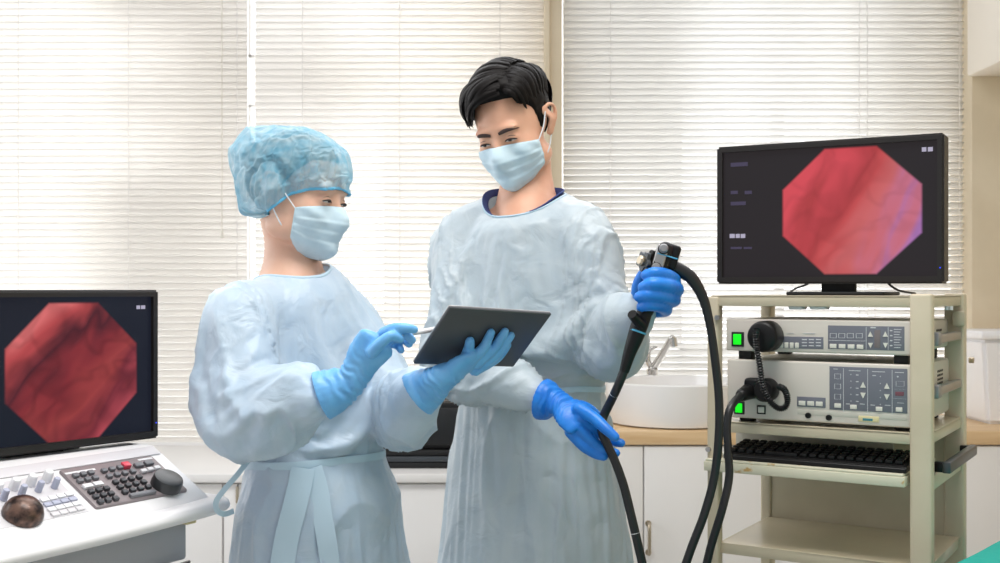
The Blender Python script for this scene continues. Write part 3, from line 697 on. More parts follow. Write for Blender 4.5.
MB().bb(-.045, -.02, -.14, -.12, zr-.050, zr-.036, .002).build('tray_clip', 'label', con)
# grey key panel, bounded by four points on the deck
kp = [dk(58, 472), dk(150, 457), dk(187, 491), dk(97, 511)]
kx0_, kx1_ = (kp[0].x+kp[3].x)/2, (kp[1].x+kp[2].x)/2; ky1_, ky0_ = (kp[0].y+kp[1].y)/2, (kp[2].y+kp[3].y)/2
def ondeck(mb, x0, x1, y0, y1, h0, h1, bev):
    cx, cy = (x0+x1)/2, (y0+y1)/2; k_ = sqrt(1+GT*GT); hm = (h0+h1)/2
    nrm = Vector((0, -GT, 1)).normalized()
    return mb.box(Vector((cx, cy, G0.z+cy*GT))+nrm*hm, (x1-x0, (y1-y0)*k_, h1-h0), bev, 2, RT)
pn = ondeck(MB(), kx0_, kx1_, ky0_, ky1_, -.004, .006, .005).build('key_panel', 'taupe', con)
def key(name, material, px, py, wpx, lpx, h=.0065, parent=None, h0=.006):
    """key centred on a picture point of the deck; wpx along the console, lpx down the slope, both in px"""
    c = dk(px, py, h0); cx, cy = c.x, c.y
    m_ = MB(); ww = wpx*.0021; ll = lpx*.0021
    return ondeck(m_, cx-ww/2, cx+ww/2, cy-ll/2, cy+ll/2, h0, h0+h, .0011).build(name, material, parent or con)
def gridkeys(o, du, dv, nu, nv, material, skip=(), w_=5.2, l_=3.9, name='key', **kw):
    for i in range(nv):
        for j in range(nu):
            if (i, j) in skip: continue
            key(name, material, o[0]+du[0]*j+dv[0]*i, o[1]+du[1]*j+dv[1]*i, w_, l_, **kw)
gridkeys((74, 476.5), (7.6, -1.5), (4.4, 5.2), 3, 2, 'key')
for k in range(2): key('key', 'keyw', 86+k*10.2, 487.2-k*2.2, 9, 4.2)
gridkeys((89.5, 492.5), (7.6, -1.6), (4.6, 5.0), 3, 3, 'keyd')
gridkeys((102.5, 471.5), (7.8, -1.6), (5.2, 5.6), 4, 2, 'key', skip=((0, 3),))
key('key', 'keyr', 124, 466.8, 7.5, 5.4, h=.009)
gridkeys((114, 483), (7.8, -1.7), (4.6, 4.9), 4, 3, 'keyd')
key('key', 'key', 141, 494.5, 27, 3.6)
for k in range(2): key('key', 'key', 137+k*10, 466-k*2, 9, 4.4)
for k in range(3): key('key', 'keyw', 142+k*6.6, 472-k*1.6, 6, 3.6)
for (x0, y0, x1) in ((64, 473.4, 94), (137, 459.8, 151)):
    a, b = dk(x0, y0, .006), dk(x1, y0-.162*(x1-x0), .006)
    ondeck(MB(), a.x, b.x, (a.y+b.y)/2-.0022, (a.y+b.y)/2+.0022, .006, .0066, .0002).build('panel_strip', 'keyw', con)
c = dk(165.5, 486, .006); nrm = Vector((0, -GT, 1)).normalized()
MB().lathe([(0, .021), (.020, .021), (.0265, .0195), (.028, .016), (.029, 0), (0, 0)], 48, c, nrm).build('jog_dial', 'dial', con)
# left key field with knobs and trackball
la = [dk(-70, 500), dk(52, 475), dk(92, 513), dk(8, 538)]
ondeck(MB(), -.62, (la[1].x+la[2].x)/2, -.135, -.036, -.003, .0012, .002).build('knob_panel', 'consgrey', con)
bc = dk(22, 516, 0)
MB().lathe([(0, .0335), (.010, .0325), (.020, .0285), (.028, .021), (.0325, .011), (.0335, .003), (.032, 0), (0, -.001)], 40, bc, nrm).build('trackball', 'ball', con)
for (x, y, mm_) in ((13, 489, 'keyw'), (30, 485, 'keyw'), (46, 481, 'keyw'), (-4, 493, 'keyw'), (3, 500, 'keyb'), (21, 495.5, 'keyb'), (38, 491.5, 'keyb'), (54, 488, 'keyb'), (-14, 503, 'keyb')):
    c = dk(x, y, 0); r_ = .0082 if mm_ == 'keyw' else .0058
    MB().lathe([(0, .021), (r_*.8, .021), (r_, .019), (r_*1.08, 0), (0, 0)], 20, c, nrm).build('knob', mm_, con)
for i, (mm_) in enumerate(('keyw', 'keyb', 'keyw', 'consgrey')):
    for j in range(4):
        key('key', mm_, 44+j*8.2+i*3.6, 500.5-j*1.9+i*4.8, 7.2, 4.2, h=.004, h0=.001)

# ---- left monitor
Ml = Frame(P(156, 290, 2.31).x, 2.31, radians(53))
a, b = Ml.front(156, 290), Ml.front(156, 437.5)
lmw = .49
rt = Ml.o+Ml.R @ Vector((-lmw/2, 0, 0)); zf = G0.z-.004
lm = empty('wide_monitor', (rt.x, rt.y, zf), radians(53), 'black monitor showing a dark red octagonal picture above the left console', 'monitor')
oc = [Ml.front(4.5, 372), Ml.front(136, 372), Ml.front(75, 303), Ml.front(75, 440.5)]
sml, _ = screen_mat('left_screen', (oc[0].x+oc[1].x)/2+lmw/2, (oc[2].z+oc[3].z)/2-zf, (oc[2].z-oc[3].z)/2, rgb(22, 26, 38),
    [rgb(222, 112, 112), rgb(184, 72, 74), rgb(84, 30, 40), rgb(132, 44, 50), rgb(158, 62, 62), rgb(118, 42, 52), rgb(190, 78, 88)], [.08, .2, .36, .48, .62, .76, .96], radians(-48), 7.7, .22, (oc[2].z-oc[3].z)/(oc[1].x-oc[0].x))
monitor(lm, -lmw/2, lmw/2, b.z-zf, a.z-zf, .013, sml)
osd(lm, Ml, (lmw/2, zf), [(136, 305.5, 139.5, 309), (140.5, 305.4, 144.5, 308.9)], 'osd')
MB().bb(-.06, .06, .03, .06, -.0, .12, .004).bb(-.10, .10, .04, .16, 0, .008, .003).build('stand', 'blackm', lm)

# ------------------------------------------------------------ teal sheet on a couch in the foreground corner
zb_ = .80; Yb = (EYE-zb_)*F/(563-HZ)
p0 = P(957, 563, Yb); p1 = P(1000, 541, (EYE-zb_)*F/(541-HZ))
dd_ = (p1-p0); dd_.z = 0; dd_.normalize(); nn = Vector((dd_.y, -dd_.x, 0))
if nn.x < 0: nn = -nn
bed = empty('examination_couch', p0+nn*.276-Vector((0, 0, zb_)), math.atan2(dd_.y, dd_.x), 'examination couch covered by a teal sheet in the lower right corner', 'couch')
m_ = MB()
def bedf(u, v):
    x = -1.15+u*1.75; y = (v-.5)*2; s = 1 if y > 0 else -1; a = abs(y)
    if a < .78: yy, z = y/.78*.285, zb_
    else:
        k = (a-.78)/.22; yy = s*(.285+.018*sin(min(k*3, 1)*pi/2)+.006*sin(x*26)*k); z = zb_-.30*k
    z += .003*mnoise.noise(Vector((x*7, yy*7, 0)))
    return Vector((x, yy, z))
m_.grid(bedf, 60, 50); so = m_.build('teal_sheet', 'teal', bed)
MB().bb(-1.14, .59, -.27, .27, zb_-.10, zb_-.006, .03).build('mattress', 'gunmetal', bed)
MB().bb(-1.10, .55, -.24, .24, zb_-.16, zb_-.10, .01).build('couch_frame', 'consgrey', bed)
for x in (-1.0, .45):
    for y in (-.2, .2): MB().cyl((x, y, 0), (x, y, zb_-.15), .018, n=16).build('leg', 'steel', bed)

# ------------------------------------------------------------ people: shared tools
def bake(o, mods):
    for kind, kw in mods:
        md = o.modifiers.new(kind.lower(), kind)
        for k, v in kw.items(): setattr(md, k, v)
    dg = bpy.context.evaluated_depsgraph_get(); dg.update()
    me = bpy.data.meshes.new_from_object(o.evaluated_get(dg)); old = o.data
    mats_ = [m_ for m_ in old.materials]
    o.modifiers.clear(); o.data = me; bpy.data.meshes.remove(old)
    if not me.materials:
        for m_ in mats_: me.materials.append(m_)
    return o
def smooth_all(o):
    o.data.polygons.foreach_set('use_smooth', [True]*len(o.data.polygons)); o.data.update()
def voxel(mb, name, material, size, sm=4, fac=.5, parent=None, extra=()):
    o = mb.build(name, material, None)
    bake(o, [('REMESH', dict(mode='VOXEL', voxel_size=size, use_smooth_shade=True)), ('SMOOTH', dict(iterations=sm, factor=fac))]+list(extra))
    smooth_all(o); return o
def get_co(me):
    a = np.empty(len(me.vertices)*3, np.float32); me.vertices.foreach_get('co', a); return a.reshape(-1, 3).astype(float)
def set_co(me, a): me.vertices.foreach_set('co', np.asarray(a, np.float32).ravel()); me.update()
def rebase(o, root, loc):
    """hang an object built in world coordinates under a thing whose origin is loc"""
    set_co(o.data, get_co(o.data)-np.array(loc)); o.parent = root
    return o
def seg_dist(p, a, b):
    a, b = np.array(a, float), np.array(b, float); d = b-a; t = np.clip(((p-a) @ d)/(d @ d), 0, 1)
    return np.linalg.norm(p-a-t[:, None]*d, axis=1), t
from mathutils.bvhtree import BVHTree
def bvh_of(o):
    return BVHTree.FromPolygons([tuple(v.co) for v in o.data.vertices], [tuple(p.vertices) for p in o.data.polygons])

# gown fabric: thin crinkled non-woven
def gown_mat(name, c, c2):
    m = mat(name, c, 0.36, 0, **{'Sheen Weight': 0.15, 'Subsurface Weight': 0.0, 'Specular IOR Level': 0.35})
    b = BS(m); t = N(m, 'ShaderNodeTexCoord')
    n1 = N(m, 'ShaderNodeTexNoise'); n1.inputs['Scale'].default_value = 16; n1.inputs['Detail'].default_value = 5; n1.inputs['Distortion'].default_value = .8
    v = N(m, 'ShaderNodeTexVoronoi', feature='SMOOTH_F1'); v.inputs['Scale'].default_value = 15
    L(m, t.outputs['Object'], n1.inputs['Vector']); 
    va = N(m, 'ShaderNodeVectorMath', operation='MULTIPLY_ADD'); L(m, n1.outputs['Color'], va.inputs[0]); va.inputs[1].default_value = (.09, .09, .05); L(m, t.outputs['Object'], va.inputs[2]); L(m, va.outputs[0], v.inputs['Vector'])
    b1 = N(m, 'ShaderNodeBump'); b1.inputs['Strength'].default_value = .6; b1.inputs['Distance'].default_value = .012; L(m, v.outputs['Distance'], b1.inputs['Height'])
    n2 = N(m, 'ShaderNodeTexNoise'); n2.inputs['Scale'].default_value = 500; L(m, t.outputs['Object'], n2.inputs['Vector'])
    b2 = N(m, 'ShaderNodeBump'); b2.inputs['Strength'].default_value = .12; b2.inputs['Distance'].default_value = .0006; L(m, n2.outputs['Fac'], b2.inputs['Height']); L(m, b1.outputs[0], b2.inputs['Normal'])
    L(m, b2.outputs[0], b.inputs['Normal'])
    r = N(m, 'ShaderNodeValToRGB'); r.color_ramp.elements[0].color = c2; r.color_ramp.elements[1].color = c
    r.color_ramp.elements[0].position = .35; r.color_ramp.elements[1].position = .62; L(m, n1.outputs['Fac'], r.inputs[0]); L(m, r.outputs[0], b.inputs['Base Color'])
    tr = N(m, 'ShaderNodeBsdfTranslucent'); tr.inputs[0].default_value = c; mx = N(m, 'ShaderNodeMixShader'); mx.inputs[0].default_value = .16
    L(m, b.outputs[0], mx.inputs[1]); L(m, tr.outputs[0], mx.inputs[2]); L(m, mx.outputs[0], m.node_tree.nodes['Material Output'].inputs[0])
    return m
M['gown_m'] = gown_mat('gown_pale_blue_grey', rgb(200, 212, 218), rgb(193, 207, 215))
M['gown_w'] = gown_mat('gown_pale_blue', rgb(200, 218, 233), rgb(190, 212, 231))
M['trim_b'] = mat('gown_binding', rgb(190, 215, 230), 0.5); bump(M['trim_b'], 300, .2, .0005)

def cloth(o, frames, goal, shrink, bend=.4, grav=1.0, tens=18, seed=0, collider=None):
    """let the gown settle: goal = per vertex hold strength, shrink<0 gives spare cloth that buckles into folds"""
    me = o.data; vg = o.vertex_groups.new(name='hold')
    for w_ in np.unique(np.round(goal, 2)):
        idx = np.nonzero(np.abs(np.round(goal, 2)-w_) < 1e-6)[0]
        vg.add([int(i) for i in idx], float(w_), 'REPLACE')
    co = get_co(me); rs = np.random.RandomState(seed)
    md = o.modifiers.new('cloth', 'CLOTH'); s = md.settings
    s.quality = 5; s.mass = .25; s.tension_stiffness = tens; s.compression_stiffness = tens; s.shear_stiffness = tens*.5; s.bending_stiffness = bend
    s.tension_damping = 12; s.compression_damping = 12; s.shear_damping = 12; s.bending_damping = .6; s.air_damping = 2
    s.vertex_group_mass = 'hold'; s.pin_stiffness = 1.0; s.shrink_min = shrink; s.shrink_max = shrink
    s.effector_weights.gravity = grav
    md.collision_settings.use_self_collision = False
    if collider is not None:
        cm = collider.modifiers.new('collide', 'COLLISION'); cs = collider.collision; cs.thickness_outer = .012; cs.cloth_friction = 8; cs.damping = .5
        md.collision_settings.use_collision = True; md.collision_settings.collision_quality = 2; md.collision_settings.distance_min = .008
    else: md.collision_settings.use_collision = False
    md.point_cache.frame_start = 1; md.point_cache.frame_end = frames+1
    for f in range(1, frames+1): SC.frame_set(f)
    dg = bpy.context.evaluated_depsgraph_get()
    ev = o.evaluated_get(dg).data; a = get_co(ev)
    o.modifiers.clear(); set_co(me, a); o.vertex_groups.clear()
    SC.frame_set(1)

# ------------------------------------------------------------ heads: blended distance field, local axes x = person's right, y = forward, z = up
def sd_ell(p, c, r):
    q_ = (p-np.array(c))/np.array(r); k0 = np.linalg.norm(q_, axis=-1); k1 = np.linalg.norm(q_/np.array(r), axis=-1)
    return k0*(k0-1)/np.maximum(k1, 1e-9)
def sd_cap(p, a, b, r0, r1):
    a, b = np.array(a), np.array(b); d = b-a; t = np.clip(((p-a) @ d)/(d @ d), 0, 1)
    return np.linalg.norm(p-a-t[..., None]*d, axis=-1)-(r0+(r1-r0)*t)
def smin(a, b, k):
    h = np.clip(.5+.5*(b-a)/k, 0, 1); return b*(1-h)+a*h-k*h*(1-h)
def head_sdf(p, fem=False):
    w_ = .96 if fem else 1.0
    d = sd_ell(p, (0, -.012, .032), (.076*w_, .096, .084))
    d = smin(d, sd_ell(p, (0, .030, -.022), (.064*w_, .062, .075)), .025)
    d = smin(d, sd_ell(p, (0, .045, -.086), (.038*w_, .042, .032)), .028)
    for s in (-1, 1):
        d = smin(d, sd_ell(p, (s*.040*w_, .054, -.034), (.024, .027, .024)), .02)
        d = smin(d, sd_ell(p, (s*.048*w_, .010, -.070), (.020, .040, .024)), .025)
        d = smin(d, sd_ell(p, (s*.028, .082, .018), (.024, .010, .008)), .012)
        d = -smin(-d, sd_ell(p, (s*.031, .106, -.004), (.018, .016, .011)), .010)
        d = smin(d, sd_ell(p, (s*.031, .0795, -.0045), (.0150, .0120, .0125)), .003)
    d = smin(d, sd_cap(p, (0, .084, .004), (0, .106, -.036), .007, .010), .010)
    d = smin(d, sd_ell(p, (0, .100, -.042), (.016, .012, .010)), .008)
    d = smin(d, sd_ell(p, (0, .086, -.068), (.022, .010, .012)), .008)
    d = smin(d, sd_ell(p, (0, .088, -.100), (.016, .010, .012)), .010)
    return d
def ray_out(o, dirs, fem=False, far=.17, fn=None):
    """distance from o along unit dirs to the outermost crossing of the head surface"""
    fn = fn or (lambda p: head_sdf(p, fem)); o = np.array(o, float)
    ts = np.linspace(far, .0, 90); dirs = np.asarray(dirs, float)
    out = np.full(len(dirs), .02); done = np.zeros(len(dirs), bool)
    for a, b in zip(ts[:-1], ts[1:]):
        v = fn(o+dirs*b); hit = (v < 0) & ~done
        if hit.any():
            lo = np.full(hit.sum(), b); hi = np.full(hit.sum(), a); D = dirs[hit]
            for _ in range(12):
                m_ = (lo+hi)/2; s_ = fn(o+D*m_[:, None]) < 0; lo = np.where(s_, m_, lo); hi = np.where(s_, hi, m_)
            out[hit] = lo; done |= hit
    return out
def head_mesh(fem):
    nu, nv = 150, 110; V = []; o = np.array((0, .005, -.01))
    ph = np.linspace(0, 2*pi, nu, endpoint=False); th = np.linspace(0, pi, nv)
    D = np.array([[sin(t)*sin(a), sin(t)*cos(a), cos(t)] for t in th for a in ph]); r = ray_out(o, D, fem)
    return o+D*r[:, None], nu, nv
def add_head(mb, R, c, fem):
    """add head, ears to a body builder; R = axes as columns, c = centre"""
    V, nu, nv = head_mesh(fem); W_ = V @ R.T+c
    vs = [mb.bm.verts.new(p) for p in W_]
    for i in range(nv-1):
        for j in range(nu):
            k = (j+1) % nu; mb.bm.faces.new((vs[i*nu+j], vs[i*nu+k], vs[(i+1)*nu+k], vs[(i+1)*nu+j]))
    def tw(p): return Vector(R @ np.array(p, float)+c)
    for s in (-1, 1):
        x0 = .074*(.96 if fem else 1)
        rim = [(s*(x0+.000), .004, .014), (s*(x0+.010), -.002, .026), (s*(x0+.017), -.014, .029), (s*(x0+.020), -.026, .018), (s*(x0+.017), -.024, -.002), (s*(x0+.010), -.014, -.020), (s*(x0+.004), -.004, -.032), (s*(x0+.001), .002, -.026)]
        mb.sweep([tw(p) for p in rim], [.0045, .0046, .0046, .0046, .0044, .0044, .0052, .004], n=8, sub=4, round_caps=True)
        mb.sweep([tw((s*(x0+.007), -.008, .020)), tw((s*(x0+.011), -.014, .0)), tw((s*(x0+.004), -.006, -.022))], [(.0150, .0040), (.0155, .0045), (.011, .0045)], n=12, sub=4, up=tuple(R @ np.array((s*1., -.35, 0))), round_caps=True)
def head_frame(yaw, pitch, roll, sgn=1):
    """yaw: degrees the face turns towards picture right (+) from facing the camera; pitch down; roll"""
    a, p = radians(yaw), radians(pitch)
    f = Vector((sin(a)*cos(p), -cos(a)*cos(p), -sin(p))); r_ = f.cross(Vector((0, 0, 1))).normalized(); u = r_.cross(f)
    q_ = Quaternion(f, radians(roll)); r_ = q_ @ r_; u = q_ @ u
    return np.array([list(r_), list(f), list(u)]).T
skin_cols = {}
def skin_mat(name, c, c2):
    m = mat(name, c, .46, 0, **{'Subsurface Weight': .12, 'Subsurface Scale': .012, 'Subsurface Radius': (1, .35, .2), 'Specular IOR Level': .4})
    noise_tint(m, c2, c, 22, 4, .3, .7); t = N(m, 'ShaderNodeTexCoord'); n = N(m, 'ShaderNodeTexNoise'); n.inputs['Scale'].default_value = 420
    b = N(m, 'ShaderNodeBump'); b.inputs['Strength'].default_value = .12; b.inputs['Distance'].default_value = .0005
    L(m, t.outputs['Object'], n.inputs['Vector']); L(m, n.outputs['Fac'], b.inputs['Height']); L(m, b.outputs[0], BS(m).inputs['Normal']); return m
M['skin_m'] = skin_mat('skin_tan', rgb(222, 172, 144), rgb(214, 160, 132))
M['skin_w'] = skin_mat('skin_fair', rgb(226, 184, 160), rgb(218, 172, 148))
M['hair'] = mat('hair_black', rgb(15, 11, 10), .55, 0, **{'Specular IOR Level': .16}); bump(M['hair'], 260, .3, .0008)
M['eye'] = mat('eye_white', rgb(214, 204, 198), .15); bump(M['eye'], 100, .02, .0002)
M['iris'] = mat('eye_dark', rgb(30, 18, 14), .12); bump(M['iris'], 100, .02, .0002)
M['lash'] = mat('lash_dark', rgb(34, 24, 22), .6); bump(M['lash'], 300, .1, .0003)
M['brow'] = mat('brow_dark', rgb(62, 44, 38), .7); bump(M['brow'], 500, .5, .001)
M['navy'] = mat('navy_shirt', rgb(38, 56, 112), .8); bump(M['navy'], 600, .3, .0006)
M['mask'] = mat('mask_blue', rgb(196, 219, 230), .62, 0, **{'Sheen Weight': .15}); noise_tint(M['mask'], rgb(190, 215, 227), rgb(201, 223, 233), 40); 
M['loop'] = mat('mask_loop', rgb(226, 232, 236), .7); bump(M['loop'], 500, .2, .0004)
def glove_mat(name, c, c2):
    m = mat(name, c, .38, 0, **{'Specular IOR Level': .45, 'Subsurface Weight': .05, 'Subsurface Scale': .01})
    noise_tint(m, c2, c, 30); t = N(m, 'ShaderNodeTexCoord'); n = N(m, 'ShaderNodeTexNoise'); n.inputs['Scale'].default_value = 60; n.inputs['Detail'].default_value = 4; n.inputs['Distortion'].default_value = 1.2
    b = N(m, 'ShaderNodeBump'); b.inputs['Strength'].default_value = .35; b.inputs['Distance'].default_value = .002
    L(m, t.outputs['Object'], n.inputs['Vector']); L(m, n.outputs['Fac'], b.inputs['Height']); L(m, b.outputs[0], BS(m).inputs['Normal']); return m
M['glove_m'] = glove_mat('glove_bright_blue', rgb(36, 132, 224), rgb(26, 118, 214))
M['glove_w'] = glove_mat('glove_light_blue', rgb(118, 184, 236), rgb(102, 172, 230))

def face_parts(root, loc, R, c, fem, lid=.35, look=(0, 0)):
    Rl = np.array(R)
    def tw(p): return Vector(Rl @ np.array(p, float)+c-np.array(loc))
    f = lambda p: head_sdf(np.array([p]), fem)[0]
    def surf(x, z, off=0.):
        y = .14
        while f((x, y, z)) > off and y > .0: y -= .0006
        return (x, y, z)
    for s in (-1, 1):
        ec = np.array((s*.031, .0800, -.0045))
        # eyeball front, slit between the lids
        R3 = Matrix([list(r) for r in Rl])
        zs = -.0045-.0035
        pts = [surf(s*(.031+dx_), zs+.0010-dx_*dx_*14+abs(dx_)*.0, .0006) for dx_ in (-.0115, -.006, 0, .006, .0115)]
        MB().sweep([tw(p) for p in pts], [(.0006, .0010), (.001, .0024), (.001, .0029), (.001, .0024), (.0006, .0010)], n=8, sub=4, up=tuple(Rl @ np.array((0, 0, 1)))).build('eye', 'eye', root)
        MB().sweep([tw(surf(s*.031+d_, zs+.0008, .0010)) for d_ in (-.0042, 0, .0042)], [(.0009, .0018), (.0011, .0027), (.0009, .0018)], n=8, sub=3, up=tuple(Rl @ np.array((0, 0, 1)))).build('iris', 'iris', root)
        up_ = [surf(s*(.031+dx_), zs+.0036-dx_*dx_*22, .0012) for dx_ in (-.0135, -.008, 0, .008, .0135)]
        MB().sweep([tw(p) for p in up_], [.0008, .0015, .0018, .0019, .0012], n=6, sub=4).build('eyelash', 'lash', root)
        cr = [surf(s*(.031+dx_), zs+.0098-dx_*dx_*20, -.0004) for dx_ in (-.012, -.006, 0, .006, .012)]
        MB().sweep([tw(p) for p in cr], [.0004, .0006, .0007, .0006, .0004], n=6, sub=4).build('eyelid_crease', 'brow', root)
        if fem: continue
        bw = [surf(s*x, z, .0016) for x, z in ((.010, .0105), (.019, .0130), (.030, .0150), (.041, .0145), (.050, .0105))]
        k = 1.15
        MB().sweep([tw(p) for p in bw], [(.0012, .0026*k), (.0015, .0036*k), (.0015, .0036*k), (.0013, .0026*k), (.0006, .0008)], n=10, sub=5, up=tuple(Rl @ np.array((0, 0, 1)))).build('eyebrow', 'brow', root)

def face_mask(root, loc, R, c, fem, wid=62, ztop=-.014, zbot=-.122):
    Rl = np.array(R)
    nu, nv = 61, 41; az = np.radians(np.linspace(-wid, wid, nu)); vv = np.linspace(0, 1, nv); pts = np.zeros((nu, nv, 3))
    for j, v in enumerate(vv):
        for i, a in enumerate(az):
            u = a/radians(wid)
            zt_ = ztop-.016*abs(u)**1.5; zb_ = zbot+.030*abs(u)**2
            z = zt_+(zb_-zt_)*v; pts[i, j] = (a, z, v)
    P_ = pts.reshape(-1, 3); D = np.stack([np.sin(P_[:, 0]), np.cos(P_[:, 0]), np.zeros(len(P_))], 1)
    O = np.zeros((len(P_), 3)); O[:, 1] = .004; O[:, 2] = P_[:, 1]
    # radius of the convex surface stretched over nose and chin: several heights merged
    r = np.zeros(len(P_))
    for dz_ in (-.012, -.006, 0, .006, .012):
        o2 = O.copy(); o2[:, 2] = np.maximum(P_[:, 1]+dz_, -.108)
        rr = ray_out_var(o2, D, fem); r = np.maximum(r, rr-(abs(dz_)*.35))
    r = r.reshape(nu, nv)
    for _ in range(10):
        r2 = r.copy(); r2[1:-1] = np.maximum(r[1:-1], (r[:-2]+r[2:])/2); r2[:, 1:-1] = np.maximum(r2[:, 1:-1], (r2[:, :-2]+r2[:, 2:])/2*.999); r = r2
    for _ in range(3):
        r2 = r.copy(); r2[1:-1] = (r[:-2]+r[2:]+2*r[1:-1])/4; r = r2; r2 = r.copy(); r2[:, 1:-1] = (r[:, :-2]+r[:, 2:]+2*r[:, 1:-1])/4; r = r2
    U = (az/radians(wid))[:, None]; Vv = vv[None, :]
    pleat = np.zeros_like(r)
    for k, pv in enumerate((.30, .50, .70)):
        t = (Vv-pv)/.055; pleat += np.where((t > -1) & (t < 3.4), np.where(t < 0, t+1, np.clip(1-t/3.4, 0, 1)), 0)*.0030
    off = .0030+.009*(1-U**2)**2*np.sin(np.clip(Vv, 0, 1)*pi*.92)+pleat*(1-.45*np.abs(U))
    off += .0015*np.sin(U*9+Vv*7)*np.sin(Vv*11+U*3)
    r = r+off
    r -= .020*np.clip((Vv-.82)/.18, 0, 1)**2*(1-.3*np.abs(U))
    X = O.reshape(nu, nv, 3)+D.reshape(nu, nv, 3)*r[..., None]
    X = X @ Rl.T+c-np.array(loc)
    m_ = MB(); vs = [[m_.bm.verts.new(X[i, j]) for j in range(nv)] for i in range(nu)]
    for i in range(nu-1):
        for j in range(nv-1): m_.bm.faces.new((vs[i][j], vs[i+1][j], vs[i+1][j+1], vs[i][j+1]))
    o = m_.build('face_mask', 'mask', root, angle=60)
    sd = o.modifiers.new('thick', 'SOLIDIFY'); sd.thickness = .0016; sd.offset = 0
    def tw(p): return Vector(Rl @ np.array(p, float)+c-np.array(loc))
    for edge, nm in (((0), 'top'), ((nv-1), 'low')):
        MB().sweep([Vector(X[i, edge]) for i in range(0, nu, 3)], .0011, n=6).build('mask_binding', 'mask', o)
    for s, i in ((-1, 0), (1, nu-1)):
        x0 = .078*(.96 if fem else 1)
        a, b = Vector(X[i, 1]), Vector(X[i, nv-2])
        MB().sweep([Vector(X[i, j]) for j in range(0, nv, 4)], .0014, n=6).build('mask_binding', 'mask', o)
        ear_t, ear_b = tw((s*(x0+.006), .002, .018)), tw((s*(x0+.002), -.006, -.030))
        MB().sweep([a, (a+ear_t)/2+Vector(Rl @ np.array((s*.004, 0, 0))), ear_t], .0014, n=6, sub=4).build('ear_loop', 'loop', o)
        MB().sweep([b, (b+ear_b)/2+Vector(Rl @ np.array((s*.006, 0, 0))), ear_b], .0014, n=6, sub=4).build('ear_loop', 'loop', o)
    return o
def ray_out_var(O, D, fem):
    ts = np.linspace(.16, .0, 70); out = np.full(len(D), .03); done = np.zeros(len(D), bool)
    for a, b in zip(ts[:-1], ts[1:]):
        v = head_sdf(O+D*b, fem); hit = (v < 0) & ~done; out[hit] = b; done |= hit
        if done.all(): break
    return out

# ------------------------------------------------------------ hands: every finger its own chain of joints, grown together with the palm
def hand(name, material, palm, fingers, cuff, parent, loc, size=.0022, palm_up=(0, -1, 0), extra=None):
    """palm: list (point,(half width, half thickness)); fingers: list of (points, radii); cuff likewise"""
    mb = MB()
    mb.sweep([p for p, r in palm], [r for p, r in palm], n=20, sub=5, up=palm_up, round_caps=True)
    for pts, rad in fingers: mb.sweep(pts, rad, n=12, sub=5, round_caps=True)
    mb.sweep([p for p, r in cuff], [r for p, r in cuff], n=24, sub=5, up=palm_up)
    if extra: extra(mb)
    o = voxel(mb, name, material, size, 5, .5)
    # fine wrinkles across the wrist
    co = get_co(o.data); a, b = np.array(cuff[0][0]), np.array(cuff[-1][0]); ax = (b-a)/np.linalg.norm(b-a); t = ((co-a) @ ax)/np.linalg.norm(b-a)
    me = o.data; nr = np.empty(len(me.vertices)*3, np.float32); me.vertices.foreach_get('normal', nr); nr = nr.reshape(-1, 3)
    ns = np.array([mnoise.noise(Vector(p)*38) for p in co])
    k = np.exp(-((t-.75)/.45)**2)
    co += nr*(k*(.0016*np.sin(t*34+ns*5)+.0012*ns))[:, None]
    set_co(me, co)
    rebase(o, parent, loc); return o

